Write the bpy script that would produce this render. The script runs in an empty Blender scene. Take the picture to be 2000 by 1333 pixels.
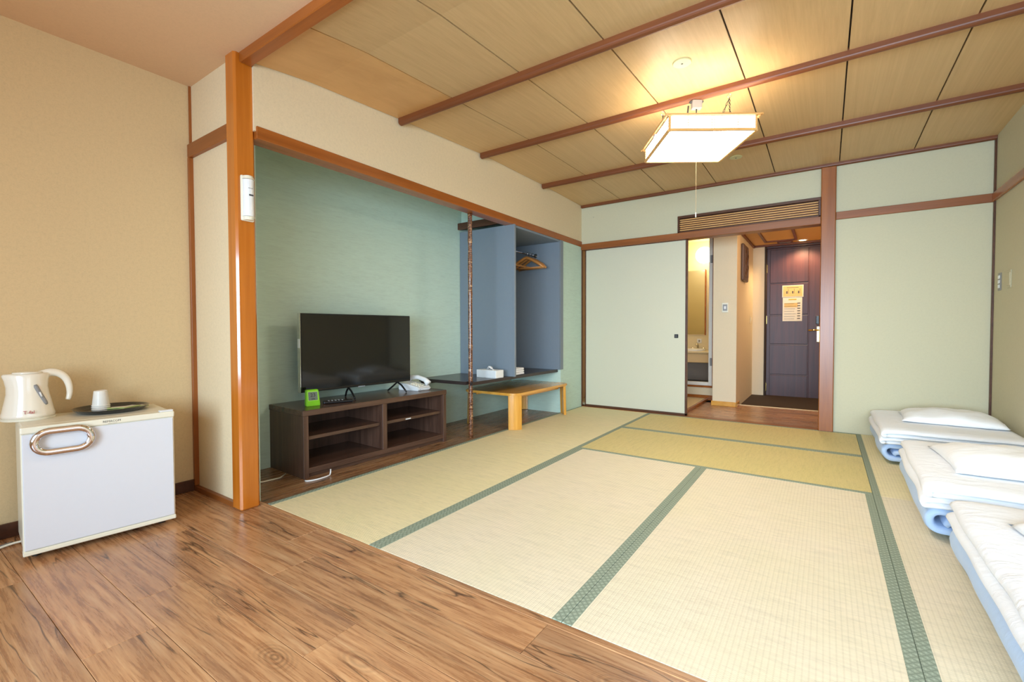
import bpy, bmesh, math, random
from mathutils import Vector, Matrix, Euler, noise

random.seed(7)
SC = bpy.context.scene
COL = SC.collection
PI = math.pi

# ------------------------------------------------------------------ camera
f_px = 896.19
yaw, pitch, roll = -0.600201, -0.024393, -0.0026765
cam_d = bpy.data.cameras.new('camera')
cam_d.sensor_width = 36.0
cam_d.lens = f_px * 36.0 / 2000.0
cam_d.clip_start = 0.05
cam = bpy.data.objects.new('camera', cam_d)
COL.objects.link(cam)
fwd = Vector((math.sin(yaw) * math.cos(pitch), math.cos(yaw) * math.cos(pitch), math.sin(pitch)))
rt0 = Vector((math.cos(yaw), -math.sin(yaw), 0))
up0 = rt0.cross(fwd)
rt = math.cos(roll) * rt0 + math.sin(roll) * up0
up = -math.sin(roll) * rt0 + math.cos(roll) * up0
M = Matrix(((rt.x, up.x, -fwd.x, 0), (rt.y, up.y, -fwd.y, 0), (rt.z, up.z, -fwd.z, 0.92), (0, 0, 0, 1)))
cam.matrix_world = M
SC.camera = cam

# ------------------------------------------------------------------ world, light, exposure
SC.view_settings.view_transform = 'Standard'
SC.view_settings.look = 'None'
SC.view_settings.gamma = 1.0
SC.view_settings.use_curve_mapping = False
SC.view_settings.exposure = 0.12

world = bpy.data.worlds.new('sky')
SC.world = world
world.use_nodes = True
bg = world.node_tree.nodes['Background']
bg.inputs[0].default_value = (0.80, 0.88, 1.0, 1)
bg.inputs[1].default_value = 1.2


def area_light(name, loc, rot, sx, sy, power, col):
    l = bpy.data.lights.new(name, 'AREA')
    l.shape = 'RECTANGLE'
    l.size, l.size_y, l.energy, l.color = sx, sy, power, col
    o = bpy.data.objects.new(name, l)
    o.location = loc
    o.rotation_euler = rot
    COL.objects.link(o)
    return o


# daylight entering through the veranda windows (behind the camera and at its right)
wl = area_light('window_daylight', (0.3, -1.60, 1.02), (math.radians(82), 0, 0), 3.6, 1.35, 178, (0.60, 0.81, 1.0))
wl.data.spread = math.radians(115)
area_light('side_window_daylight', (2.72, 0.0, 1.2), (math.radians(84), 0, math.radians(90)), 1.9, 1.5, 13, (0.62, 0.82, 1.0))


# ------------------------------------------------------------------ materials
def srgb(r, g, b):
    def c(v):
        v /= 255.0
        return v / 12.92 if v <= 0.04045 else ((v + 0.055) / 1.055) ** 2.4
    return (c(r), c(g), c(b), 1)


class NT:
    """small node-tree helper"""
    def __init__(s, name):
        s.m = bpy.data.materials.new(name)
        s.m.use_nodes = True
        s.t = s.m.node_tree
        s.b = s.t.nodes['Principled BSDF']

    def n(s, typ, **kw):
        nd = s.t.nodes.new(typ)
        for k, v in kw.items():
            setattr(nd, k, v)
        return nd

    def l(s, a, b):
        s.t.links.new(a, b)

    def coords(s, scale=(1, 1, 1), rnd=0.0, kind='Object'):
        tc = s.n('ShaderNodeTexCoord')
        out = tc.outputs[kind]
        if rnd:
            oi = s.n('ShaderNodeObjectInfo')
            mu = s.n('ShaderNodeMath', operation='MULTIPLY')
            mu.inputs[1].default_value = rnd
            s.l(oi.outputs['Random'], mu.inputs[0])
            ad = s.n('ShaderNodeVectorMath', operation='ADD')
            s.l(out, ad.inputs[0])
            s.l(mu.outputs[0], ad.inputs[1])
            out = ad.outputs[0]
        mp = s.n('ShaderNodeMapping')
        mp.inputs['Scale'].default_value = scale
        s.l(out, mp.inputs['Vector'])
        return mp.outputs[0]

    def noise(s, vec, scale, detail=4, rough=0.5, dist=0.0):
        nd = s.n('ShaderNodeTexNoise')
        nd.inputs['Scale'].default_value = scale
        nd.inputs['Detail'].default_value = detail
        nd.inputs['Roughness'].default_value = rough
        nd.inputs['Distortion'].default_value = dist
        s.l(vec, nd.inputs['Vector'])
        return nd.outputs['Fac']

    def ramp(s, fac, stops):
        r = s.n('ShaderNodeValToRGB')
        el = r.color_ramp.elements
        el[0].position, el[0].color = stops[0]
        el[1].position, el[1].color = stops[-1]
        for p, c in stops[1:-1]:
            e = el.new(p)
            e.color = c
        s.l(fac, r.inputs[0])
        return r.outputs[0]

    def mix(s, fac, a, b, mode='MIX'):
        m = s.n('ShaderNodeMix', data_type='RGBA', blend_type=mode)
        for sock, v in ((m.inputs[0], fac), (m.inputs[6], a), (m.inputs[7], b)):
            if isinstance(v, (int, float)):
                sock.default_value = v
            elif isinstance(v, tuple):
                sock.default_value = v
            else:
                s.l(v, sock)
        return m.outputs[2]

    def math(s, op, a, b=None):
        m = s.n('ShaderNodeMath', operation=op)
        for i, v in enumerate((a, b)):
            if v is None:
                continue
            if isinstance(v, (int, float)):
                m.inputs[i].default_value = v
            else:
                s.l(v, m.inputs[i])
        return m.outputs[0]

    def bump(s, h, strength, dist=0.002):
        b = s.n('ShaderNodeBump')
        b.inputs['Strength'].default_value = strength
        b.inputs['Distance'].default_value = dist
        s.l(h, b.inputs['Height'])
        s.l(b.outputs[0], s.b.inputs['Normal'])

    def col(s, c):
        if isinstance(c, tuple):
            s.b.inputs['Base Color'].default_value = c
        else:
            s.l(c, s.b.inputs['Base Color'])

    def set(s, rough=None, metal=None, spec=None, coat=None):
        if rough is not None:
            s.b.inputs['Roughness'].default_value = rough
        if metal is not None:
            s.b.inputs['Metallic'].default_value = metal
        if spec is not None:
            s.b.inputs['Specular IOR Level'].default_value = spec
        if coat is not None:
            s.b.inputs['Coat Weight'].default_value = coat
            s.b.inputs['Coat Roughness'].default_value = 0.08


def plain(name, rgb, rough=0.5, metal=0.0, spec=0.5, var=0.04, coat=None, bump=0.0, scale=40):
    t = NT(name)
    c = srgb(*rgb)
    v = t.coords()
    n = t.noise(v, scale, 3)
    d = tuple(max(0, x * (1 - var * 2)) for x in c[:3]) + (1,)
    t.col(t.mix(n, d, c))
    t.set(rough, metal, spec, coat)
    if bump:
        t.bump(n, bump, 0.001)
    return t.m


def wallpaper(name, rgb, var=0.05, lines=None, bump=0.5):
    """fibrous embossed wallpaper"""
    t = NT(name)
    c = srgb(*rgb)
    v = t.coords(lines or (1, 1, 1))
    n = t.noise(v, 150, 5, 0.7)
    n2 = t.noise(v, 60, 3, 0.6)
    f = t.math('ADD', t.math('MULTIPLY', n, 0.6), t.math('MULTIPLY', n2, 0.4))
    lo = tuple(x * (1 - var * 2) for x in c[:3]) + (1,)
    hi = tuple(min(1, x * (1 + var)) for x in c[:3]) + (1,)
    t.col(t.ramp(f, [(0.30, lo), (0.5, c), (0.68, hi)]))
    t.set(0.75, spec=0.25)
    t.bump(f, bump, 0.0012)
    return t.m


def wood(name, dark, light, axis=2, rough=0.35, grain=22, stretch=0.06, coat=None, bump=0.1, rnd=0.0, lo=0.35, hi=0.65):
    t = NT(name)
    sc = [1, 1, 1]
    sc[axis] = stretch
    v = t.coords(tuple(sc), rnd)
    n = t.noise(v, grain, 6, 0.6, 0.4)
    n2 = t.noise(v, grain * 5, 3, 0.6)
    f = t.math('ADD', t.math('MULTIPLY', n, 0.75), t.math('MULTIPLY', n2, 0.25))
    t.col(t.ramp(f, [(lo, srgb(*dark)), (hi, srgb(*light))]))
    t.set(rough, coat=coat)
    t.bump(n2, bump, 0.0006)
    return t.m


def vinyl_plank(name, axis, gain=1.0):
    """rustic wood-print plank with knots, dark cracks and random tone per plank"""
    t = NT(name)
    sc = [1, 1, 1]
    sc[axis] = 0.05
    v = t.coords(tuple(sc), 13.7)
    warp = t.noise(v, 5.5, 2, 0.5, 0.8)
    wv = t.n('ShaderNodeVectorMath', operation='ADD')
    t.l(v, wv.inputs[0])
    cmb = t.n('ShaderNodeCombineXYZ')
    off = t.math('MULTIPLY', warp, 0.10)
    for i in range(3):
        if i != axis:
            t.l(off, cmb.inputs[i])
    t.l(cmb.outputs[0], wv.inputs[1])
    g = t.noise(wv.outputs[0], 66, 8, 0.70, 0.2)
    fine = t.noise(wv.outputs[0], 190, 3, 0.6)
    blot = t.noise(v, 7, 4, 0.6, 0.6)
    base = t.ramp(g, [(0.28, srgb(122, 80, 52)), (0.43, srgb(172, 122, 82)), (0.55, srgb(200, 150, 104)), (0.72, srgb(222, 180, 134))])
    base = t.mix(t.math('MULTIPLY', fine, 0.22), base, srgb(104, 70, 48), 'MIX')
    bl = t.ramp(blot, [(0.34, (1, 1, 1, 1)), (0.56, (0, 0, 0, 1))])
    base = t.mix(t.math('MULTIPLY', bl, 0.34), base, srgb(110, 84, 70))
    # knots: rings around voronoi centres
    vo = t.n('ShaderNodeTexVoronoi', feature='F1')
    vo.inputs['Scale'].default_value = 4.0
    sc2 = [1, 1, 1]
    sc2[axis] = 0.45
    t.l(t.coords(tuple(sc2), 13.7), vo.inputs['Vector'])
    kd = vo.outputs['Distance']
    kmask = t.ramp(kd, [(0.02, (1, 1, 1, 1)), (0.20, (0, 0, 0, 1))])
    rings = t.math('SINE', t.math('MULTIPLY', t.math('ADD', kd, t.math('MULTIPLY', warp, 0.25)), 190))
    rings = t.math('MULTIPLY', t.math('ADD', rings, 1.0), 0.5)
    base = t.mix(t.math('MULTIPLY', t.math('MULTIPLY', kmask, rings), 0.55), base, srgb(66, 42, 30))
    # long dark cracks
    sc3 = [9, 9, 9]
    sc3[axis] = 0.7
    cr = t.noise(t.coords(tuple(sc3), 13.7), 1.0, 3, 0.55, 0.5)
    line = t.ramp(t.math('ABSOLUTE', t.math('SUBTRACT', cr, 0.5)), [(0.0, (1, 1, 1, 1)), (0.011, (0, 0, 0, 1))])
    gate = t.ramp(t.noise(t.coords((1, 1, 1), 13.7), 2.6, 2), [(0.46, (0, 0, 0, 1)), (0.54, (1, 1, 1, 1))])
    base = t.mix(t.math('MULTIPLY', t.math('MULTIPLY', line, gate), 0.8), base, srgb(46, 28, 20))
    oi = t.n('ShaderNodeObjectInfo')
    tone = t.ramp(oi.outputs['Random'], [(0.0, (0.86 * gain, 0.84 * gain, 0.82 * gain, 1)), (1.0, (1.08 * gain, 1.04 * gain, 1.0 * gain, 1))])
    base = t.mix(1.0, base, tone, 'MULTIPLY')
    t.col(base)
    rr = t.math('ADD', t.math('MULTIPLY', g, 0.16), 0.20)
    t.l(rr, t.b.inputs['Roughness'])
    t.bump(t.math('ADD', g, t.math('MULTIPLY', line, -0.6)), 0.22, 0.001)
    return t.m


def tatami(name, base_rgb, axis):
    """woven rush: ribs 15 mm apart, rushes running across the ribs (axis = long axis of the rushes)"""
    t = NT(name)
    other = 1 - axis
    tc = t.n('ShaderNodeTexCoord')
    sep = t.n('ShaderNodeSeparateXYZ')
    t.l(tc.outputs['Object'], sep.inputs[0])
    a = sep.outputs[axis]      # along the rushes
    b = sep.outputs[other]
    rib = t.math('SINE', t.math('MULTIPLY', a, 2 * PI / 0.0155))
    rush = t.math('SINE', t.math('ADD', t.math('MULTIPLY', b, 2 * PI / 0.0075), t.math('MULTIPLY', t.math('SIGN', rib), PI / 2)))
    sc = [1, 1, 1]
    sc[axis] = 0.10
    s1 = t.noise(t.coords(tuple(sc)), 260, 3, 0.7)
    s2 = t.noise(t.coords(tuple(sc)), 60, 3, 0.6)
    s3 = t.noise(t.coords(), 2.2, 3, 0.5)
    c = srgb(*base_rgb)
    d = srgb(*[int(x * 0.90) for x in base_rgb])
    h = srgb(*[min(255, int(x * 1.04)) for x in base_rgb])
    f = t.math('ADD', t.math('MULTIPLY', s1, 0.55), t.math('MULTIPLY', s2, 0.45))
    colr = t.ramp(f, [(0.32, d), (0.5, c), (0.66, h)])
    green = srgb(int(base_rgb[0] * .93), int(base_rgb[1] * .97), int(base_rgb[2] * .84))
    colr = t.mix(t.math('MULTIPLY', s3, 0.5), colr, green)
    vl = t.ramp(t.math('MULTIPLY', t.math('ADD', rib, 1.0), 0.5), [(0.0, (0.80, 0.79, 0.75, 1)), (0.28, (1, 1, 1, 1))])
    colr = t.mix(0.45, colr, vl, 'MULTIPLY')
    t.col(colr)
    t.set(0.55, spec=0.35)
    hgt = t.math('ADD', t.math('MULTIPLY', t.math('ABSOLUTE', rib), 0.9), t.math('MULTIPLY', rush, 0.35))
    t.bump(t.math('ADD', hgt, t.math('MULTIPLY', s1, 0.4)), 0.35, 0.0012)
    return t.m


def heri(name, ax):
    """green woven tatami edging with a small diamond lattice"""
    t = NT(name)
    tc = t.n('ShaderNodeTexCoord')
    sep = t.n('ShaderNodeSeparateXYZ')
    t.l(tc.outputs['Object'], sep.inputs[0])
    x, y = sep.outputs[0], sep.outputs[1]
    p = 0.024
    u = t.math('ADD', t.math('MULTIPLY', x, 1 / p), t.math('MULTIPLY', y, 1 / p))
    w = t.math('SUBTRACT', t.math('MULTIPLY', x, 1 / p), t.math('MULTIPLY', y, 1 / p))
    du = t.math('ABSOLUTE', t.math('SUBTRACT', t.math('FRACT', u), 0.5))
    dw = t.math('ABSOLUTE', t.math('SUBTRACT', t.math('FRACT', w), 0.5))
    m = t.math('MINIMUM', du, dw)
    line = t.ramp(m, [(0.05, (1, 1, 1, 1)), (0.12, (0, 0, 0, 1))])
    mx = t.math('MAXIMUM', du, dw)
    dot = t.ramp(t.math('ADD', du, dw), [(0.80, (0, 0, 0, 1)), (0.90, (1, 1, 1, 1))])
    n = t.noise(t.coords(), 700, 2)
    base = t.mix(n, srgb(132, 142, 122), srgb(154, 163, 143))
    base = t.mix(t.math('MULTIPLY', line, 0.7), base, srgb(104, 116, 98))
    base = t.mix(t.math('MULTIPLY', dot, 0.6), base, srgb(190, 200, 176))
    t.col(base)
    t.set(0.7, spec=0.3)
    t.bump(n, 0.2, 0.0005)
    return t.m


def cloth(name, rgb, bump=0.6, stripes=0.0):
    t = NT(name)
    v = t.coords((1, 2.2, 1))
    n = t.noise(v, 7, 5, 0.55, 1.2)
    n2 = t.noise(t.coords(), 60, 3)
    c = srgb(*rgb)
    d = tuple(x * 0.95 for x in c[:3]) + (1,)
    t.col(t.mix(n, d, c))
    t.set(0.85, spec=0.2)
    h = t.math('ADD', n, t.math('MULTIPLY', n2, 0.05))
    t.bump(h, bump, 0.012)
    t.b.inputs['Sheen Weight'].default_value = 0.15
    return t.m


def emit(name, rgb, strength):
    t = NT(name)
    t.col(srgb(*rgb))
    t.b.inputs['Emission Color'].default_value = srgb(*rgb)
    t.b.inputs['Emission Strength'].default_value = strength
    return t.m


MAT = {}
MAT['wall'] = wallpaper('beige_wallpaper', (224, 204, 168))
MAT['wall_warm_lit'] = wallpaper('warm_lit_beige_wallpaper', (218, 192, 147))  # same paper as the beige one, with warm light tinted into its colour
MAT['wall_green'] = wallpaper('pale_sage_wallpaper', (198, 191, 162), 0.03)
MAT['teal'] = wallpaper('teal_ribbed_wallpaper', (192, 212, 196), 0.06, (0.10, 0.10, 1.0), 0.9)
MAT['ceil_paper'] = wallpaper('peach_ceiling_paper', (222, 186, 148), 0.03, (1, 1, 1), 0.35)
MAT['hall_wall'] = wallpaper('hall_wallpaper', (226, 206, 172), 0.02)
MAT['hall_ceil'] = plain('hall_ceiling', (222, 172, 104), 0.6)
MAT['board'] = wood('ceiling_board_wood', (190, 156, 108), (206, 172, 122), 1, 0.45, 60, 0.012, rnd=9.0, lo=0.3, hi=0.7)
MAT['board_new'] = wood('orange_plywood', (196, 146, 88), (214, 166, 106), 1, 0.35, 9, 0.25, rnd=5.0, lo=0.3, hi=0.7)
MAT['dark'] = plain('dark_groove', (52, 36, 24), 0.8)
MAT['beam'] = wood('red_brown_beam', (98, 50, 22), (122, 66, 32), 0, 0.42, 16, 0.05)
MAT['pillar_o'] = wood('orange_lacquered_pillar', (176, 96, 22), (200, 116, 34), 2, 0.16, 14, 0.04, coat=0.5)
MAT['trim_o'] = wood('orange_brown_trim', (142, 76, 26), (168, 94, 36), 1, 0.25, 18, 0.05)
MAT['trim_o2'] = wood('orange_brown_beam', (142, 76, 26), (168, 94, 36), 0, 0.3, 18, 0.05)
MAT['trim_x'] = wood('brown_trim', (126, 70, 28), (150, 86, 38), 0, 0.38, 18, 0.05)
MAT['trim_z'] = wood('brown_upright', (134, 74, 28), (160, 92, 38), 2, 0.32, 18, 0.05)
MAT['trim_dark'] = wood('dark_brown_trim', (70, 42, 28), (94, 58, 40), 0, 0.3, 18, 0.05)
MAT['plank_x'] = vinyl_plank('rustic_plank_along_x', 0)
MAT['plank_y'] = vinyl_plank('darker_shaded_alcove_plank', 1, 0.60)  # darker flooring; the alcove's shade is also put into its tone
MAT['tat_x'] = tatami('tatami_pale', (229, 213, 189), 0)
MAT['tat_l'] = tatami('tatami_left', (234, 217, 176), 0)
MAT['tat_y'] = tatami('tatami_sheen_tinted', (214, 194, 136), 1)  # yellow sheen of the turned weave is put into the base colour
MAT['heri'] = heri('green_edging', 1)
MAT['white'] = plain('white_plastic', (232, 232, 230), 0.3)
MAT['fridge'] = plain('fridge_enamel', (217, 218, 222), 0.22, coat=0.3, var=0.01)
MAT['cream'] = plain('cream_plastic', (232, 226, 204), 0.3, var=0.02)
MAT['cord'] = plain('beige_cord', (150, 122, 84), 0.7)
MAT['sensor'] = plain('aged_cream_plastic', (196, 190, 140), 0.35)
MAT['kettle'] = plain('kettle_cream', (240, 232, 214), 0.12, coat=0.6, var=0.01)
MAT['chrome'] = plain('chrome', (225, 225, 228), 0.08, 1.0, var=0.01)
MAT['brass'] = plain('brass', (222, 190, 110), 0.2, 1.0)
MAT['black'] = plain('black_plastic', (20, 20, 22), 0.3)
MAT['lacquer'] = plain('black_lacquer', (16, 15, 16), 0.12, coat=0.6)
MAT['screen'] = plain('tv_glass', (20, 19, 18), 0.07, var=0.0, spec=0.6)
MAT['grey'] = plain('grey_plastic', (140, 138, 136), 0.4)
MAT['grey_d'] = plain('dark_grey_plastic', (70, 70, 72), 0.4)
MAT['walnut_x'] = wood('dark_walnut_laminate', (66, 44, 34), (98, 70, 56), 0, 0.3, 30, 0.05)
MAT['walnut_z'] = wood('dark_walnut_laminate_upright', (66, 44, 34), (98, 70, 56), 2, 0.35, 30, 0.05)
MAT['walnut_y'] = wood('dark_walnut_laminate_top', (68, 47, 37), (96, 70, 56), 1, 0.25, 30, 0.05)
MAT['shelf'] = plain('black_brown_lacquer', (54, 44, 42), 0.28, var=0.06)
MAT['honey'] = wood('honey_wood', (206, 142, 52), (226, 166, 76), 1, 0.22, 18, 0.06, coat=0.3)
MAT['honey_z'] = wood('honey_wood_leg', (206, 142, 52), (226, 166, 76), 2, 0.25, 18, 0.06, coat=0.3)
MAT['blue'] = plain('slate_blue_paint', (122, 132, 142), 0.55, var=0.03)
MAT['blue_d'] = plain('blue_grey_inside', (112, 124, 142), 0.6, var=0.03)
MAT['hanger'] = wood('hanger_wood', (168, 110, 54), (198, 140, 78), 0, 0.3, 30, 0.1)
MAT['fusuma'] = wallpaper('fusuma_paper', (202, 198, 176), 0.012)
MAT['door'] = wood('dark_wine_door', (58, 26, 26), (82, 40, 36), 2, 0.42, 26, 0.03)
MAT['paper'] = plain('notice_paper', (236, 226, 204), 0.6, var=0.02)
MAT['paper_t'] = plain('yellow_print', (214, 186, 60), 0.6)
MAT['paper_o'] = plain('orange_print', (226, 190, 120), 0.6)
MAT['ink'] = plain('ink', (90, 80, 74), 0.6)
MAT['red'] = plain('red_print', (170, 30, 48), 0.5)
MAT['lime'] = plain('lime_plastic', (130, 205, 30), 0.25)
MAT['lime_l'] = plain('lime_rim', (160, 222, 84), 0.3)
MAT['lcd'] = plain('lcd', (112, 122, 112), 0.25)
MAT['futon_blue'] = cloth('pale_blue_cotton', (186, 208, 238), 0.35)
MAT['futon_white'] = cloth('white_cotton', (242, 243, 246), 0.5)
MAT['pillow'] = cloth('white_pillow_cotton', (244, 244, 244), 0.4)
MAT['lamp_wood'] = wood('lamp_pale_wood', (206, 150, 84), (226, 176, 110), 0, 0.4, 30, 0.1)
MAT['lamp_paper'] = emit('glowing_lamp_paper', (255, 249, 236), 32.0)
MAT['lamp_side'] = emit('glowing_side_paper', (255, 243, 220), 8.0)
MAT['bulb'] = emit('glowing_glass', (255, 230, 172), 14.0)
MAT['veranda'] = emit('added_warm_lamp_glass', (255, 214, 150), 4.5)
MAT['ring'] = emit('fluorescent_ring', (255, 248, 232), 3.0)
MAT['down'] = emit('downlight_glow', (255, 222, 150), 22.0)
MAT['green_tea'] = plain('green_tea_sachet', (190, 206, 130), 0.4)
MAT['beige'] = plain('beige_laminate', (226, 204, 160), 0.5)
MAT['tile'] = plain('pale_wash_tile', (228, 214, 178), 0.3)
MAT['mirror'] = plain('mirror_glass', (222, 228, 216), 0.12, 1.0, var=0.0)
MAT['stone'] = plain('genkan_floor', (96, 88, 78), 0.4)
MAT['board_dark'] = plain('carved_plaque', (96, 72, 60), 0.4, bump=0.6, scale=60)
MAT['frame_w'] = plain('white_frame', (238, 232, 220), 0.4)


# ------------------------------------------------------------------ mesh helper
class B:
    def __init__(s):
        s.bm = bmesh.new()

    def box(s, x0, x1, y0, y1, z0, z1, bev=0.0, mat=None, seg=1):
        g = bmesh.ops.create_cube(s.bm, size=1.0)
        vs = g['verts']
        sx, sy, sz = abs(x1 - x0), abs(y1 - y0), abs(z1 - z0)
        for v in vs:
            v.co = Vector(((x0 + x1) / 2 + v.co.x * sx, (y0 + y1) / 2 + v.co.y * sy, (z0 + z1) / 2 + v.co.z * sz))
        if bev > 0:
            b = min(bev, sx * .45, sy * .45, sz * .45)
            es = list({e for v in vs for e in v.link_edges})
            r = bmesh.ops.bevel(s.bm, geom=es, offset=b, segments=seg, affect='EDGES', profile=0.5)
            vs = list({v for f in r['faces'] for v in f.verts} | {v for v in vs if v.is_valid})
        if mat is not None:
            bmesh.ops.transform(s.bm, matrix=mat, verts=vs)
        return s

    def prism(s, pts, z0, z1, mat=None):
        """polygon (x,y) extruded from z0 to z1"""
        lo = [s.bm.verts.new((p[0], p[1], z0)) for p in pts]
        hi = [s.bm.verts.new((p[0], p[1], z1)) for p in pts]
        n = len(pts)
        s.bm.faces.new(lo[::-1])
        s.bm.faces.new(hi)
        for i in range(n):
            s.bm.faces.new((lo[i], lo[(i + 1) % n], hi[(i + 1) % n], hi[i]))
        if mat is not None:
            bmesh.ops.transform(s.bm, matrix=mat, verts=lo + hi)
        return s

    def lathe(s, prof, seg=24, cx=0, cy=0, sx=1.0, sy=1.0, mat=None):
        """profile of (r, z)"""
        rings = []
        allv = []
        for r, z in prof:
            if r < 1e-5:
                rings.append([s.bm.verts.new((cx, cy, z))])
            else:
                rings.append([s.bm.verts.new((cx + r * sx * math.cos(2 * PI * i / seg), cy + r * sy * math.sin(2 * PI * i / seg), z)) for i in range(seg)])
            allv += rings[-1]
        for a, b in zip(rings, rings[1:]):
            for i in range(seg):
                j = (i + 1) % seg
                if len(a) == 1 and len(b) == 1:
                    continue
                if len(a) == 1:
                    s.bm.faces.new((a[0], b[j], b[i]))
                elif len(b) == 1:
                    s.bm.faces.new((a[i], a[j], b[0]))
                else:
                    s.bm.faces.new((a[i], a[j], b[j], b[i]))
        if mat is not None:
            bmesh.ops.transform(s.bm, matrix=mat, verts=allv)
        return s

    def tube(s, pts, r, seg=8, closed=False, radii=None, flat=1.0):
        P = [Vector(p) for p in pts]
        n = len(P)
        rings = []
        prev = None
        for i in range(n):
            if closed:
                d = P[(i + 1) % n] - P[i - 1]
            else:
                d = P[min(i + 1, n - 1)] - P[max(i - 1, 0)]
            d.normalize()
            if prev is None:
                a = Vector((0, 0, 1)) if abs(d.z) < 0.9 else Vector((1, 0, 0))
                u = d.cross(a).normalized()
            else:
                u = (prev - d * prev.dot(d)).normalized()
            prev = u
            w = d.cross(u)
            rr = radii[i] if radii else r
            rings.append([s.bm.verts.new(P[i] + (u * math.cos(2 * PI * k / seg) + w * flat * math.sin(2 * PI * k / seg)) * rr) for k in range(seg)])
        m = n if closed else n - 1
        for i in range(m):
            a, b = rings[i], rings[(i + 1) % n]
            for k in range(seg):
                s.bm.faces.new((a[k], a[(k + 1) % seg], b[(k + 1) % seg], b[k]))
        if not closed:
            s.bm.faces.new(rings[0][::-1])
            s.bm.faces.new(rings[-1])
        return s

    def build(s, name, mat, parent=None, loc=None, smooth=False, rot=None):
        bmesh.ops.recalc_face_normals(s.bm, faces=s.bm.faces)
        me = bpy.data.meshes.new(name)
        s.bm.to_mesh(me)
        s.bm.free()
        if smooth:
            me.shade_smooth()
        me.materials.append(MAT[mat] if isinstance(mat, str) else mat)
        return link(name, me, parent, loc, rot)


def link(name, me, parent=None, loc=None, rot=None):
    o = bpy.data.objects.new(name, me)
    COL.objects.link(o)
    if parent:
        o.parent = parent
    if loc is not None:
        o.location = loc
    if rot is not None:
        o.rotation_euler = rot
    return o


def thing(name, label, cat, loc=(0, 0, 0), rz=0.0, group=None):
    o = bpy.data.objects.new(name, None)
    o.empty_display_size = 0.05
    COL.objects.link(o)
    o.location = loc
    o.rotation_euler = (0, 0, rz)
    return tag(o, label, cat, group)


def tag(o, label, cat, group=None):
    o['label'] = label
    o['category'] = cat
    if group:
        o['group'] = group
    return o


def struct(o, label=None):
    o['kind'] = 'structure'
    if label:
        o['label'] = label
    return o


def sbox(name, mat, x0, x1, y0, y1, z0, z1, parent=None, bev=0.0, label=None):
    o = B().box(x0, x1, y0, y1, z0, z1, bev).build(name, mat, parent)
    if parent is None:
        struct(o, label)
    return o


def text_obj(name, body, size, mat, parent, loc, rot, ext=0.0004, align='CENTER', sx=1.0):
    cu = bpy.data.curves.new(name, 'FONT')
    cu.body = body
    cu.size = size
    cu.extrude = ext
    cu.align_x = align
    cu.align_y = 'CENTER'
    cu.resolution_u = 2
    tmp = bpy.data.objects.new(name + '_tmp', cu)
    COL.objects.link(tmp)
    dg = bpy.context.evaluated_depsgraph_get()
    me = bpy.data.meshes.new_from_object(tmp.evaluated_get(dg))
    bpy.data.objects.remove(tmp)
    me.materials.clear()
    me.materials.append(MAT[mat])
    o = link(name, me, parent, loc, rot)
    o.scale = (sx, 1, 1)
    return o


# ================================================================== SETTING
XL, XR, YB = -2.41, 1.055, 5.0          # left plane, right wall, back wall
XA, YA = -3.07, 4.47                    # alcove back wall, alcove end wall
XF = -3.0                               # left wall of the front strip


def zc(y):                              # the gently cambered board ceiling
    ks = [(1.2, 2.275), (1.5, 2.315), (2.18, 2.355), (3.07, 2.400), (4.08, 2.402), (5.05, 2.383)]
    for (a, za), (b, zb) in zip(ks, ks[1:]):
        if y <= b:
            return za + (zb - za) * (y - a) / (b - a)
    return ks[-1][1]


# ---- floor: slab and planks
fl = sbox('floor', 'dark', -3.25, 2.75, -1.75, 8.1, -0.30, -0.016)
def add_planks(mat, x0, x1, y0, y1, axis, width, length, z0, z1, seed, gap=0.0012):
    rnd = random.Random(seed)
    cache = {}
    a0, a1 = (x0, x1) if axis == 0 else (y0, y1)
    b0, b1 = (y0, y1) if axis == 0 else (x0, x1)
    b = b0
    row = 0
    while b < b1 - 1e-4:
        be = min(b + width, b1)
        a = a0 - (0.12 + 0.41 * (row % 3)) * length if row is not None else a0
        while a < a1 - 1e-4:
            s, e = max(a, a0), min(a + length, a1)
            if e - s > 0.02:
                L, W = e - s - gap, be - b - gap
                key = (round(L, 3), round(W, 3))
                if key not in cache:
                    bb = B()
                    if axis == 0:
                        bb.box(-L / 2, L / 2, -W / 2, W / 2, z0 - z1, 0, 0.0010)
                    else:
                        bb.box(-W / 2, W / 2, -L / 2, L / 2, z0 - z1, 0, 0.0010)
                    o = bb.build('plank', mat, fl)
                    cache[key] = o.data
                else:
                    o = link('plank', cache[key], fl)
                ca, cb = (s + e) / 2, (b + be) / 2
                o.location = (ca, cb, z1) if axis == 0 else (cb, ca, z1)
            a += length
        b = be
        row += 1
add_planks('plank_x', XF, 2.6, -1.60, 1.225, 0, 0.178, 1.22, -0.014, 0.0, 1)
add_planks('plank_x', XF, 2.6, 1.225, 1.253, 0, 0.05, 1.95, -0.014, 0.0030, 2)
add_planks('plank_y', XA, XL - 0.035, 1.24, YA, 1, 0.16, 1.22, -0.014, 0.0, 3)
add_planks('plank_x', -1.75, 0.2, 5.02, 6.15, 0, 0.15, 0.9, -0.014, 0.0, 4)
sbox('floor_strip', 'trim_dark', XL - 0.035, XL - 0.018, 1.25, YB, -0.016, 0.0, fl)

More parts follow.
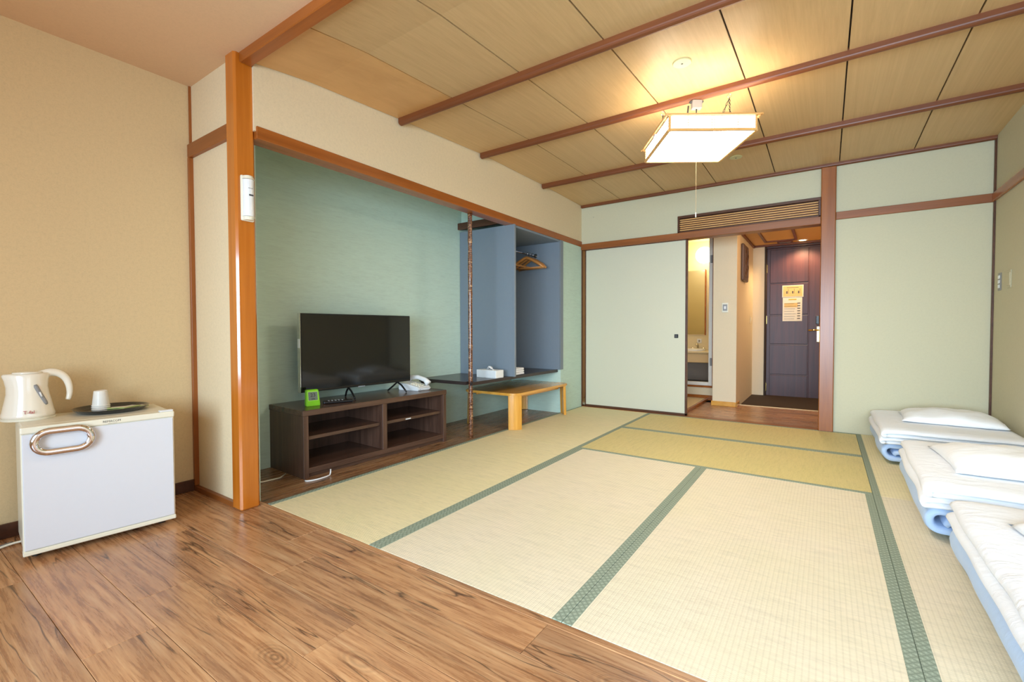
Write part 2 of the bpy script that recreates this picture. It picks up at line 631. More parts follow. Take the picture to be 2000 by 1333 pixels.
# ---- tatami mats
def mat_thing(label, x0, x1, y0, y1, m, sides):
    cx, cy = (x0 + x1) / 2, (y0 + y1) / 2
    t = thing('tatami_mat', label, 'tatami mat', (cx, cy, -0.014), 0, 'tatami mats covering the room floor')
    g = 0.001
    hx, hy = (x1 - x0) / 2 - g, (y1 - y0) / 2 - g
    B().box(-hx, hx, -hy, hy, 0, 0.0165, 0.001).build('mat_surface', m, t)
    w = 0.034
    for sd in sides:
        bb = B()
        if sd == 'L':
            bb.box(-hx - .0004, -hx + w, -hy - .0003, hy + .0003, 0.001, 0.0178, 0.0012)
        if sd == 'R':
            bb.box(hx - w, hx + .0004, -hy - .0003, hy + .0003, 0.001, 0.0178, 0.0012)
        if sd == 'F':
            bb.box(-hx - .0003, hx + .0003, -hy - .0004, -hy + w, 0.001, 0.0178, 0.0012)
        if sd == 'K':
            bb.box(-hx - .0003, hx + .0003, hy - w, hy + .0004, 0.001, 0.0178, 0.0012)
        bb.build('edging', 'heri', t)
    return t
x_a, x_b, x_c, x_d = XL - 0.018, -1.568, -0.674, 0.224
mat_thing('pale tatami mat along the television alcove, nearer the wooden floor', x_a, x_b, 1.254, 3.20, 'tat_l', 'LR')
mat_thing('pale tatami mat under the low folding table, next to the sliding door', x_a, x_b, 3.20, 4.985, 'tat_l', 'LR')
mat_thing('wide front tatami mat between the two long green seams, left of centre', x_b, x_c, 1.254, 3.20, 'tat_x', 'LR')
mat_thing('front tatami mat right of centre, nearest the camera, beside the futons seam', x_c, x_d, 1.254, 3.20, 'tat_x', 'LR')
mat_thing('golden-sheened crosswise tatami mat in the middle of the room, in front of another golden-sheened mat', x_b, x_d, 3.20, 4.13, 'tat_y', 'FK')
mat_thing('golden-sheened crosswise tatami mat touching the entrance threshold', x_b, x_d, 4.13, 4.985, 'tat_y', 'FK')
mat_thing('tatami strip under the two nearer futons along the right wall', x_d, XR, 1.254, 3.20, 'tat_x', 'L')
mat_thing('tatami strip under the farthest futon in the back right corner', x_d, XR, 3.20, 4.985, 'tat_l', 'L')

# ---- walls
sbox('wall_left', 'wall_warm_lit', XF - 0.1, XF, -1.7, 1.15, 0, 2.45)
sbox('wall_left_return', 'wall', XF - 0.1, -2.50, 1.15, 1.24, 0, 2.45)
sbox('wall_left_alcove_back', 'teal', XA - 0.1, XA, 1.24, YA + 0.1, 0, 2.45)
sbox('wall_left_alcove_side', 'teal', XA, XL - 0.10, 1.24, 1.26, 0, 2.45)
sbox('wall_left_alcove_end', 'teal', XA, XL - 0.0005, YA, 4.50, 0, 1.936)
sbox('wall_left_rear', 'teal', XL - 0.1, XL, 4.50, YB + 0.0, 0.0, 1.90)
sbox('wall_left_upper', 'wall', XL - 0.12, XL - 0.006, 1.21, YB, 1.94, 2.45)
sbox('wall_left_soffit', 'teal', XA, XL - 0.12, 3.58, YA, 1.99, 2.45)
sbox('wall_back_right', 'wall_green', 0.06, XR + 0.1, YB, YB + 0.1, 0, 2.45)
sbox('wall_back_upper', 'wall_green', -2.6, 0.06, YB, YB + 0.1, 2.105, 2.45)
sbox('wall_back_transom', 'wall_green', -2.6, -1.302, YB, YB + 0.1, 1.90, 2.105)
sbox('wall_right', 'wall_green', XR, XR + 0.1, 1.20, YB + 0.1, 0, 2.45)
sbox('wall_right_return', 'wall', XR, 2.7, 1.15, 1.25, 0, 2.45)
# front strip beyond the camera: window wall, side wall
sbox('wall_front_sill', 'wall', -3.1, 2.8, -1.75, -1.65, 0, 0.42)
sbox('wall_front_head', 'wall', -3.1, 2.8, -1.75, -1.65, 2.08, 2.45)
sbox('wall_front_left', 'wall', -3.1, -2.4, -1.75, -1.65, 0.42, 2.08)
sbox('wall_front_right', 'wall', 2.4, 2.8, -1.75, -1.65, 0.42, 2.08)
sbox('wall_side_sill', 'wall', 2.6, 2.7, -1.65, 1.15, 0, 0.42)
sbox('wall_side_head', 'wall', 2.6, 2.7, -1.65, 1.15, 2.0, 2.45)
sbox('wall_side_left', 'wall', 2.6, 2.7, -1.65, -1.0, 0.42, 2.0)
sbox('wall_side_right', 'wall', 2.6, 2.7, 1.0, 1.15, 0.42, 2.0)
w1 = struct(link('window_1', None))
for x0, x1 in ((-2.4, -2.35), (-1.2, -1.15), (-0.02, 0.03), (1.15, 1.2), (2.35, 2.4)):
    B().box(x0, x1, -1.74, -1.69, 0.42, 2.08, 0.004).build('window_frame', 'frame_w', w1)
for z0, z1 in ((0.42, 0.47), (2.03, 2.08)):
    B().box(-2.4, 2.4, -1.745, -1.685, z0, z1, 0.004).build('window_frame', 'frame_w', w1)
w2 = struct(link('window_2', None))
for y0, y1 in ((-1.0, -0.95), (-0.02, 0.03), (0.95, 1.0)):
    B().box(2.64, 2.69, y0, y1, 0.42, 2.0, 0.004).build('window_frame', 'frame_w', w2)

# ---- front strip ceiling + board ceiling
sbox('ceiling_front', 'ceil_paper', XF - 0.1, 2.75, -1.75, 1.165, 2.305, 2.42)
ce = struct(B().box(-3.1, 1.15, 1.18, YB + 0.1, 2.46, 2.52).build('ceiling', 'dark'))
xs = [XL, -1.925, -1.428, -0.925, -0.412, 0.080, 0.576, XR]
ys = [1.205, 2.18, 3.07, 4.08, YB]
for i in range(len(xs) - 1):
    for j in range(len(ys) - 1):
        x0, x1 = xs[i] + (0.004 if i else 0), xs[i + 1] - (0.004 if i < len(xs) - 2 else 0)
        bb = B()
        n = 6
        cx, cy = (x0 + x1) / 2, (ys[j] + ys[j + 1]) / 2
        lo, hi = [], []
        for k in range(n + 1):
            y = ys[j] + (ys[j + 1] - ys[j]) * k / n
            z = zc(y)
            lo.append([bb.bm.verts.new((x - cx, y - cy, z)) for x in (x0, x1)])
            hi.append([bb.bm.verts.new((x - cx, y - cy, z + 0.012)) for x in (x0, x1)])
        for k in range(n):
            bb.bm.faces.new((lo[k][0], lo[k][1], lo[k + 1][1], lo[k + 1][0]))
            bb.bm.faces.new((hi[k][0], hi[k][1], hi[k + 1][1], hi[k + 1][0]))
            for q in (0, 1):
                bb.bm.faces.new((lo[k][q], lo[k + 1][q], hi[k + 1][q], hi[k][q]))
        bb.bm.faces.new((lo[0][0], lo[0][1], hi[0][1], hi[0][0]))
        bb.bm.faces.new((lo[n][0], lo[n][1], hi[n][1], hi[n][0]))
        o = bb.build('ceiling_board', 'board_new' if (i, j) == (0, 0) else 'board', ce, (cx, cy, 0), smooth=False)
        if (i, j) == (0, 0):
            o['label'] = 'newer orange plywood ceiling board'
# dark battens behind the seams
for x in xs[1:-1]:
    bb = B()
    for y0, y1 in zip(ys, ys[1:]):
        for k in range(4):
            ya, yb = y0 + (y1 - y0) * k / 4, y0 + (y1 - y0) * (k + 1) / 4
            z = max(zc(ya), zc(yb))
            bb.box(x - 0.02, x + 0.02, ya, yb, z + 0.0125, z + 0.02)
    bb.build('seam_batten', 'dark', ce)


def rounded_beam(y, zt, r, h, x0, x1, name, mat, parent):
    """batten with a rounded underside, running along x"""
    pts = [(-r, 0.02)]
    for k in range(9):
        a = PI + PI * k / 8
        pts.append((math.cos(a) * r, -h + r * 0.75 + math.sin(a) * r * 0.75))
    pts.append((r, 0.02))
    bb = B()
    bb.prism(pts, 0, x1 - x0, Matrix(((0, 0, 1, 0), (1, 0, 0, 0), (0, 1, 0, 0), (0, 0, 0, 1))))
    bmesh.ops.bevel(bb.bm, geom=[e for e in bb.bm.edges if abs(e.verts[0].co.x - e.verts[1].co.x) < 1e-6], offset=0.005, segments=2, affect='EDGES')
    return bb.build(name, mat, parent, (x0, y, zt))
for y in (2.18, 3.07, 4.08):
    rounded_beam(y, zc(y) - 0.0, 0.022, 0.044, XL + 0.001, XR, 'ceiling_beam', 'beam', ce)
rounded_beam(YB - 0.018, zc(YB), 0.018, 0.030, XL + 0.001, XR, 'ceiling_beam', 'beam', ce)
sbox('trim_1', 'trim_o2', -2.428, 2.6, 1.147, 1.205, 2.258, 2.42, None, 0.004, 'orange-brown beam dividing the two ceilings')
sbox('ceiling_alcove', 'teal', XA, XL - 0.12, 1.26, 3.58, 2.40, 2.45)

vl = thing('added_veranda_lamp', 'unseen added round warm ceiling lamp of the front strip, behind the camera', 'lamp', (-1.3, -0.55, 2.305))  # unseen lamp, added as the source of warm light on the upper walls
B().lathe([(0, -0.075), (0.12, -0.07), (0.17, -0.045), (0.18, -0.01), (0.18, 0.0)], 32).build('lamp_shade', 'veranda', vl, smooth=True)
B().lathe([(0.19, -0.012), (0.192, 0.0), (0.17, 0.0)], 32).build('lamp_rim', 'white', vl)

# ---- wooden posts and rails
bb = B().box(-2.524, -2.430, 1.122, 1.2195, 0, 2.32, 0.010)
struct(bb.build('trim_2', 'pillar_o'), 'orange lacquered corner post of the television alcove')
sbox('trim_3', 'trim_o', XL - 0.10, XL + 0.002, 1.2185, YB, 1.902, 1.966, None, 0.003, 'long orange-brown lintel over the alcove')
sbox('trim_4', 'trim_x', XF, -2.522, 1.128, 1.152, 1.90, 1.975, None, 0.003)
sbox('trim_5', 'trim_z', XF, XF + 0.022, 1.128, 1.152, 0.03, 1.90, None, 0.002)
sbox('trim_25', 'trim_z', XF, XF + 0.010, 1.138, 1.152, 1.975, 2.305, None, 0.002)
sbox('trim_6', 'trim_x', XF, -2.522, 1.128, 1.15, 0.0, 0.028, None, 0.002)
sbox('baseboard_left', 'trim_dark', XF, XF + 0.012, -1.65, 1.128, 0.0, 0.065, None, 0.002)
sbox('trim_7', 'trim_z', -0.050, 0.060, 4.955, 5.10, 0, 2.355, None, 0.006, 'brown square post between the entrance and the right-hand wall')
sbox('trim_8', 'trim_x', 0.060, XR, 4.978, YB, 1.886, 1.952, None, 0.003)
sbox('trim_9', 'trim_x', XL, -0.05, 4.972, 5.10, 1.862, 1.93, None, 0.003, 'brown lintel over the entrance opening')
sbox('trim_10', 'trim_o', XR - 0.022, XR, 1.2, 4.978, 1.89, 1.952, None, 0.003)
sbox('trim_11', 'trim_dark', XR - 0.012, XR, 4.975, YB, 0.0, 2.36, None, 0.002)
sbox('trim_12', 'trim_dark', XL, XL + 0.012, 4.985, YB, 0.0, 1.862, None, 0.002)
sbox('trim_13', 'trim_x', XL, -0.05, 4.985, 5.075, -0.014, 0.006, None, 0.003, 'wooden threshold of the entrance opening')
sbox('trim_14', 'trim_dark', XA, -2.515, 3.52, 3.55, 1.925, 1.99, None, 0.003, 'short brown cross rail above the wardrobe')

# transom grille over the opening
tg = thing('transom_grille', 'brown slatted transom grille above the entrance opening', 'grille', (-0.675, YB, 1.93))
hw = 0.625
B().box(-hw, hw, -0.022, 0.03, 0.148, 0.175, 0.003).build('grille_frame', 'trim_dark', tg)
B().box(-hw, hw, -0.018, 0.03, 0.0, 0.012, 0.002).build('grille_frame', 'trim_dark', tg)
for s in (-1, 1):
    B().box(s * hw - (0 if s < 0 else 0.02), s * hw + (0.02 if s < 0 else 0), -0.018, 0.03, 0.0, 0.15, 0.002).build('grille_frame', 'trim_dark', tg)
for k in range(6):
    z = 0.022 + k * 0.0215
    B().box(-hw + 0.02, hw - 0.02, -0.006, 0.012, z, z + 0.010, 0.002).build('slat', 'lamp_wood', tg)
B().box(-hw + .02, hw - .02, 0.028, 0.034, 0.01, 0.15).build('grille_backing', 'beam', tg)

# sliding door (fusuma)
d1 = struct(link('door_1', None), 'cream paper sliding door with black square pull')
B().box(-2.372, -1.222, 5.020, 5.040, 0.022, 1.862).build('door_panel', 'fusuma', d1)
for x0, x1, z0, z1 in ((-2.374, -2.364, 0.008, 1.866), (-1.224, -1.204, 0.008, 1.866), (-2.374, -1.204, 0.006, 0.030), (-2.374, -1.204, 1.856, 1.868)):
    B().box(x0, x1, 5.012, 5.045, z0, z1, 0.002).build('door_frame', 'trim_dark', d1)
pl = B().box(-1.335, -1.295, 5.012, 5.022, 0.828, 0.868, 0.003).build('door_pull', 'black', d1)
B().box(-1.327, -1.303, 5.0095, 5.013, 0.836, 0.860, 0.002).build('pull_recess', 'grey_d', pl)

# ================================================================== ENTRANCE HALL
sbox('wall_hall_left', 'hall_wall', -1.13, -0.87, 5.95, 7.45, -0.15, 2.30, None, 0.002)
sbox('wall_hall_back', 'hall_wall', -0.87, -0.705, 7.36, 7.46, -0.15, 2.30)
sbox('wall_hall_end', 'hall_wall', -0.705, 0.3, 7.45, 7.55, -0.15, 2.30)
sbox('wall_hall_right', 'hall_wall', 0.2, 0.3, 5.1, 7.45, -0.15, 2.45)
sbox('wall_hall_far_left', 'hall_wall', -2.75, -2.65, 5.1, 6.35, 0, 2.45)
sbox('wall_hall_left_lower', 'hall_wall', -1.62, -1.13, 6.33, 6.40, 0.0, 0.165)
sbox('wall_hall_left_upper', 'hall_wall', -1.62, -1.13, 6.33, 6.40, 2.14, 2.40)
sbox('wall_hall_left_side', 'hall_wall', -2.65, -1.60, 6.33, 6.40, 0.0, 2.40)
sbox('ceiling_hall', 'hall_ceil', -0.87, 0.3, 5.10, 7.5, 2.10, 2.16)
sbox('ceiling_hall_side', 'hall_ceil', -2.75, -0.87, 5.10, 6.4, 2.24, 2.30)
sbox('floor_genkan', 'stone', -1.1, 0.3, 6.15, 7.6, -0.16, -0.14)
bpy.data.objects['floor'].scale = (1, 1, 1)
sbox('trim_15', 'beige', -0.87, 0.2, 6.135, 6.155, -0.14, 0.006, None, 0.003, 'pale wooden nosing of the entrance step')
sbox('trim_16', 'honey', -1.142, -0.858, 5.935, 5.95, 0.0, 0.055, None, 0.003)
sbox('trim_17', 'honey', -0.87, -0.856, 5.935, 6.13, 0.0, 0.055, None, 0.003)
sbox('trim_18', 'trim_o', -1.75, -1.13, 6.315, 6.33, 0.0, 0.065, None, 0.003)
sbox('trim_19', 'beam', -0.87, -0.845, 5.12, 7.45, 2.070, 2.10, None, 0.003)
sbox('trim_20', 'beam', -0.845, 0.2, 7.33, 7.36, 2.075, 2.10, None, 0.003)
sbox('trim_21', 'dark', -0.722, -0.70, 7.34, 7.45, -0.14, 2.09, None, 0.002)
pf = struct(B().box(-2.6, -1.275, 5.12, 6.315, 0.0, 0.028, 0.002).build('floor_washroom_step', 'beige'))
sbox('trim_22', 'trim_o', -1.275, -1.245, 5.12, 6.315, 0.0, 0.034, None, 0.003)

# hall ceiling: access hatch, vent, downlight
h = thing('ceiling_hatch', 'square brown-framed access hatch in the hall ceiling', 'hatch', (-0.50, 6.62, 2.10))
for x0, x1, y0, y1 in ((-0.20, -0.17, -0.42, 0.42), (0.15, 0.18, -0.42, 0.42), (-0.17, 0.15, -0.42, -0.39), (-0.17, 0.15, 0.39, 0.42)):
    B().box(x0, x1, y0, y1, -0.022, 0, 0.003).build('hatch_frame', 'beam', h)
B().box(-0.17, 0.15, -0.39, 0.39, -0.006, 0.0, 0.001).build('hatch_panel', 'hall_ceil', h)
h = thing('ceiling_vent', 'small brown framed air vent beside the hall downlight', 'vent', (-0.47, 7.20, 2.10))
B().box(-0.09, 0.09, -0.045, 0.045, -0.014, 0, 0.003).build('vent_frame', 'beam', h)
B().box(-0.065, 0.065, -0.025, 0.025, -0.017, -0.012, 0.002).build('vent_louvre', 'grey', h)
h = thing('downlight', 'round glowing recessed downlight above the entrance door', 'light', (-0.27, 7.22, 2.10))
B().lathe([(0.042, -0.004), (0.062, -0.004), (0.064, 0.0), (0.042, 0.0)], 24).build('rim', 'white', h, smooth=False)
B().lathe([(0.0, -0.003), (0.042, -0.003), (0.042, -0.0005)], 24).build('lens', 'down', h)
sl = bpy.data.lights.new('downlight_beam', 'SPOT')
sl.energy, sl.color, sl.spot_size, sl.spot_blend, sl.shadow_soft_size = 55, (1.0, 0.74, 0.42), math.radians(140), 0.6, 0.05
so = link('downlight_beam', sl, h, (0, 0, -0.02))
h = thing('downlight', 'round unlit recessed downlight nearer the opening in the hall ceiling', 'light', (-0.18, 6.30, 2.10))
B().lathe([(0.0, -0.003), (0.04, -0.003), (0.055, -0.006), (0.058, 0)], 24).build('rim', 'grey', h)
sl = bpy.data.lights.new('hall_lamp_beam', 'POINT')
sl.energy, sl.color, sl.shadow_soft_size = 9, (1.0, 0.76, 0.48), 0.08
link('hall_lamp_beam', sl, None, (-0.1, 5.7, 1.95))

# entrance door
d2 = struct(link('door_2', None), 'dark wine-red entrance door with grooved panels')
B().box(-0.70, 0.16, 7.42, 7.45, -0.14, 2.05, 0.002).build('door_leaf', 'door', d2)
for z0, z1 in ((-0.12, 0.275), (0.29, 0.70), (0.715, 1.11), (1.125, 1.55), (1.565, 2.03)):
    B().box(-0.66, -0.205, 7.412, 7.424, z0, z1, 0.004).build('panel', 'door', d2)
B().box(-0.195, 0.15, 7.412, 7.424, -0.12, 2.03, 0.004).build('panel', 'door', d2)
hd = B().box(-0.105, -0.070, 7.400, 7.412, 0.745, 0.955, 0.004).build('door_handle', 'brass', d2)
B().tube([(-0.088, 7.412, 0.905), (-0.088, 7.36, 0.905), (-0.10, 7.35, 0.905), (-0.20, 7.35, 0.903)], 0.011, 10).build('lever', 'brass', hd, smooth=True)
B().box(-0.115, -0.075, 7.395, 7.412, 0.985, 1.10, 0.006).build('lock_case', 'black', d2)
for z in (0.10, 1.05, 1.77):
    B().box(-0.712, -0.692, 7.398, 7.415, z - 0.06, z + 0.06, 0.003).build('hinge', 'brass', d2)
sbox('trim_23', 'door', -0.71, 0.2, 7.38, 7.46, 2.05, 2.078, None, 0.002)
sbox('trim_24', 'dark', -0.70, 0.2, 7.38, 7.42, -0.14, -0.122, None, 0.002)

n1 = thing('notice_sheet', 'cream landscape notice sheet at the top on the entrance door', 'notice', (-0.385, 7.411, 1.36))
B().box(-0.125, 0.125, -0.0015, 0.0, 0, 0.165).build('sheet', 'paper', n1)
B().box(-0.115, 0.115, -0.0022, -0.0012, 0.01, 0.155).build('print', 'paper_o', n1)
bb = B()
for k in range(9):
    x = -0.10 + k * 0.023
    bb.box(x, x + 0.004 + 0.012 * (k % 3 == 1), -0.0028, -0.002, 0.05, 0.055 + 0.03 * ((k * 7) % 3))
bb.box(-0.07, 0.07, -0.0028, -0.002, 0.13, 0.136)
bb.build('printed_lines', 'ink', n1)
n2 = thing('notice_sheet', 'taller cream and white notice sheet below another on the entrance door', 'notice', (-0.385, 7.411, 1.03))
B().box(-0.118, 0.112, -0.0015, 0.0, 0, 0.325).build('sheet', 'paper', n2)
B().box(-0.05, 0.045, -0.0025, -0.0012, 0.29, 0.306).build('heading', 'paper_t', n2)
B().box(-0.10, 0.06, -0.0022, -0.0012, 0.19, 0.25).build('print', 'paper_o', n2)
bb = B()
for k in range(7):
    z = 0.03 + k * 0.035
    bb.box(-0.10, 0.02 + 0.01 * (k % 3), -0.0028, -0.002, z, z + 0.003)
    bb.box(0.055, 0.09, -0.0028, -0.002, z, z + 0.012)
bb.build('printed_lines', 'ink', n2)

h = thing('carved_plaque', 'tall dark carved wooden plaque on the hall side wall', 'wall art', (-0.868, 6.42, 1.52))
B().box(0, 0.035, -0.20, 0.20, 0, 0.45, 0.02, seg=2).build('plaque_frame', 'board_dark', h)
B().box(0.03, 0.042, -0.15, 0.15, 0.05, 0.40, 0.01).build('relief', 'board_dark', h)
bb = B()
for k in range(7):
    bb.lathe([(0, 0.012), (0.03, 0.008), (0.042, 0.0)], 10, mat=Matrix.Translation((0.04, -0.09 + 0.09 * (k % 3), 0.09 + 0.045 * k)) @ Matrix.Rotation(PI / 2, 4, 'Y'))
bb.build('carving', 'trim_dark', h, smooth=True)

h = thing('light_switch', 'small wall switch on the pale hall pier by the opening', 'switch', (-0.995, 5.949, 1.12))
B().box(-0.034, 0.034, -0.007, 0, 0, 0.115, 0.003).build('plate', 'cream', h)
B().box(-0.024, 0.024, -0.010, -0.006, 0.02, 0.095, 0.002).build('plate_rim', 'grey', h)
B().box(-0.012, 0.012, -0.014, -0.009, 0.04, 0.075, 0.003).build('rocker', 'white', h)
h = thing('intercom_plate', 'slim blank plate on the warm hall side wall under the plaque', 'plate', (-0.869, 7.12, 1.0))
B().box(0, 0.008, -0.035, 0.035, 0, 0.115, 0.003).build('plate', 'beige', h)
B().box(0.007, 0.011, -0.02, 0.02, 0.03, 0.085, 0.003).build('rocker', 'cream', h)

h = thing('shoe_block', 'beige wooden block standing in the entrance hall corner by the door', 'block', (-0.785, 7.22, -0.14))
B().box(-0.075, 0.075, -0.09, 0.12, 0.0, 0.10, 0.004).build('block_body', 'beige', h)
B().box(-0.08, 0.08, -0.095, 0.125, 0.10, 0.115, 0.004).build('block_top', 'honey', h)

# washroom behind the framed opening
sbox('wall_washroom_back', 'tile', -2.65, -1.10, 7.70, 7.80, 0, 2.45)
sbox('wall_washroom_left', 'tile', -2.65, -2.55, 6.4, 7.7, 0, 2.45)
sbox('wall_washroom_right', 'tile', -1.20, -1.13, 6.4, 7.7, 0, 2.45)
sbox('ceiling_washroom', 'tile', -2.65, -1.13, 6.4, 7.8, 2.30, 2.4)
sbox('floor_washroom', 'tile', -2.65, -1.13, 6.4, 7.8, -0.01, 0.03)
d3 = struct(link('door_3', None), 'narrow glazed washroom door in a white and orange frame')
for x0, x1, z0, z1 in ((-1.60, -1.575, 0.165, 2.14), (-1.205, -1.180, 0.165, 2.14), (-1.60, -1.18, 0.165, 0.19), (-1.60, -1.18, 2.115, 2.14)):
    B().box(x0, x1, 6.305, 6.36, z0, z1, 0.003).build('door_frame', 'trim_o', d3)
for x0, x1, z0, z1 in ((-1.575, -1.55, 0.19, 2.115), (-1.25, -1.205, 0.19, 2.115), (-1.55, -1.25, 0.19, 0.235), (-1.55, -1.25, 2.095, 2.115)):
    B().box(x0, x1, 6.315, 6.35, z0, z1, 0.003).build('inner_frame', 'frame_w', d3)
for z in (0.50, 1.82):
    B().box(-1.232, -1.205, 6.307, 6.318, z - 0.05, z + 0.05, 0.003).build('hinge', 'grey', d3)

sl = bpy.data.lights.new('washroom_fill', 'POINT')  # unseen fill light, added to brighten the washroom and its mirror
sl.energy, sl.color, sl.shadow_soft_size = 7, (1.0, 0.90, 0.70), 0.12
link('washroom_fill', sl, None, (-1.75, 6.75, 2.1))
v = thing('washbasin_counter', 'beige washroom counter with basin and shelf behind the glazed door', 'counter', (-1.68, 7.45, 0))
B().box(-0.35, 0.46, -0.22, 0.24, 0.42, 0.56, 0.01).build('counter_front', 'beige', v)
B().box(-0.36, 0.47, -0.24, 0.24, 0.56, 0.59, 0.008).build('countertop', 'tile', v)
B().lathe([(0.0, 0.600), (0.09, 0.603), (0.14, 0.618), (0.16, 0.625), (0.165, 0.600), (0.165, 0.590)], 24, 0.0, -0.02).build('basin', 'white', v, smooth=True)
fa = B().tube([(0.02, 0.16, 0.59), (0.02, 0.16, 0.68), (0.02, 0.10, 0.70), (0.02, 0.04, 0.67)], 0.014, 8).build('faucet', 'chrome', v, smooth=True)
B().lathe([(0, 0.59), (0.02, 0.59), (0.022, 0.63), (0, 0.635)], 10, 0.10, 0.16).build('tap_knob', 'chrome', fa, smooth=True)
B().lathe([(0, 0.59), (0.02, 0.59), (0.022, 0.63), (0, 0.635)], 10, -0.06, 0.16).build('tap_knob', 'chrome', fa, smooth=True)
B().box(-0.35, 0.46, 0.10, 0.20, 0.03, 0.42, 0.002).build('back_panel', 'grey', v)
B().box(-0.35, 0.46, -0.18, 0.20, 0.10, 0.13, 0.002).build('shelf', 'grey_d', v)
v = thing('wall_mirror', 'tall wall mirror over the washroom basin', 'mirror', (-1.90, 7.70, 0.83))
B().box(-0.33, 0.33, -0.018, 0.0, 0, 1.03, 0.003).build('mirror_frame', 'beige', v)
B().box(-0.32, 0.32, -0.021, -0.017, 0.01, 1.02).build('mirror_glass', 'mirror', v)
B().box(0.325, 0.34, -0.05, 0.0, 0, 1.03, 0.003).build('side_strip', 'trim_o', v)
v = thing('power_outlet', 'small outlet plate on the wall above the washbasin', 'outlet', (-1.66, 7.699, 0.70))
B().box(-0.035, 0.035, -0.008, 0, 0, 0.07, 0.003).build('plate', 'white', v)
B().box(-0.012, 0.012, -0.011, -0.007, 0.02, 0.05, 0.002).build('socket', 'grey', v)
v = thing('globe_lamp', 'glowing round globe wall lamp over the washroom mirror', 'lamp', (-1.55, 7.48, 1.93))
B().lathe([(0.125 * math.sin(PI * k / 16), 0.125 - 0.125 * math.cos(PI * k / 16)) for k in range(17)], 28).build('globe', 'bulb', v, smooth=True)
B().tube([(0, 0.12, 0.125), (0, 0.22, 0.125)], 0.03, 12).build('wall_mount', 'white', v)

# ================================================================== ALCOVE FURNITURE
p = thing('decorative_post', 'slim mottled dark brown decorative pole standing in front of the alcove shelf', 'pole', (-2.495, 3.02, 0.0))
t = NT('mottled_bark')
vv = t.coords((1, 1, 1.6))
nn = t.noise(vv, 60, 5, 0.7, 0.6)
n3 = t.noise(t.coords((0.3, 0.3, 1)), 46, 3, 0.6)
cc = t.ramp(nn, [(0.34, srgb(44, 22, 14)), (0.5, srgb(98, 54, 34)), (0.66, srgb(176, 128, 88))])
cc = t.mix(t.ramp(n3, [(0.58, (0, 0, 0, 1)), (0.66, (1, 1, 1, 1))]), cc, srgb(186, 146, 104))
t.col(cc)
t.set(0.22, coat=0.5)
t.bump(nn, 0.6, 0.002)
MAT['bark'] = t.m
prof = []
for k in range(60):
    z = 1.902 * k / 59
    prof.append((0.0185 + 0.0028 * noise.noise(Vector((0, 0, z * 9))) + (0.002 if k % 7 == 3 else 0), z))
B().lathe([(0, 0)] + prof + [(0, 1.902)], 14).build('shaft', 'bark', p, smooth=True)
for k in range(9):
    z = 0.06 + 0.045 * k + random.uniform(-.01, .01)
    B().lathe([(0.019, z), (0.0225, z + .003), (0.019, z + .006)], 14).build('node_ring', 'bark', p)

# TV stand ------------------------------------------------------
ts = thing('tv_stand', 'low dark walnut open shelf television stand', 'tv stand', (-2.66, 1.59, 0.0), math.radians(-2.6))
# local: x from -0.44 (back) to 0.02 (front); y 0..1.24
L, D, H = 1.225, 0.42, 0.425
B().box(-D, 0.02, -0.004, L + 0.004, H - 0.036, H, 0.002).build('top_panel', 'walnut_y', ts)
B().box(-D, 0.018, 0, 0.034, 0.0, H - 0.036, 0.0015).build('side_panel', 'walnut_z', ts)
B().box(-D, 0.018, L - 0.034, L, 0.0, H - 0.036, 0.0015).build('side_panel', 'walnut_z', ts)
B().box(-D, 0.016, 0.034, L - 0.034, 0.028, 0.062, 0.0015).build('bottom_panel', 'walnut_y', ts)
B().box(-D, 0.014, L / 2 - 0.02, L / 2 + 0.02, 0.062, H - 0.036, 0.0015).build('divider', 'walnut_z', ts)
B().box(-D, -D + 0.006, 0.034, L - 0.034, 0.062, H - 0.036).build('back_panel', 'walnut_z', ts)
B().box(-D + .02, -0.004, 0.034, L - 0.034, 0.0, 0.028, 0.001).build('plinth', 'walnut_y', ts)
for a, b in ((0.036, L / 2 - 0.022), (L / 2 + 0.022, L - 0.036)):
    B().box(-D + 0.006, -0.012, a, b, 0.232, 0.254, 0.0015).build('shelf', 'walnut_y', ts)

# television ----------------------------------------------------
tv = thing('television', 'large flat black television on the dark walnut stand', 'television', (-2.845, 2.175, 0.425), math.radians(-3.5))
W2, z0, z1 = 0.462, 0.078, 0.610
B().box(-0.032, 0.0, -W2, W2, z0, z1, 0.004).build('bezel', 'black', tv)
B().box(-0.003, 0.0015, -W2 + 0.009, W2 - 0.009, z0 + 0.017, z1 - 0.009, 0.0005).build('screen', 'screen', tv)
B().box(-0.060, -0.030, -W2 * 0.7, W2 * 0.7, z0 + 0.03, z0 + 0.33, 0.012).build('rear_housing', 'black', tv)
B().box(-0.034, 0.0012, -W2 - 0.0015, -W2 + 0.003, z0, z1, 0.001).build('side_strip', 'chrome', tv)
B().box(-0.028, -0.004, -W2 - 0.004, -W2 - 0.001, z0 + 0.30, z0 + 0.36, 0.001).build('side_port', 'white', tv)
B().box(0.0, 0.004, -0.03, 0.03, z0 - 0.004, z0 + 0.005, 0.001).build('logo_bar', 'chrome', tv)
for s, yy in ((-1, -0.09), (1, 0.33)):
    pts = [(-0.10, yy - 0.02 * s, 0.006), (-0.055, yy, 0.045), (-0.015, yy + 0.01 * s, 0.078), (0.03, yy + 0.015 * s, 0.055), (0.085, yy + 0.02 * s, 0.006)]
    pp = []
    for i in range(len(pts) - 1):
        for k in range(4):
            q = k / 4
            pp.append(tuple(pts[i][c] * (1 - q) + pts[i + 1][c] * q for c in range(3)))
    pp.append(pts[-1])
    B().tube(pp, 0.007, 8).build('foot', 'black', tv, smooth=True)

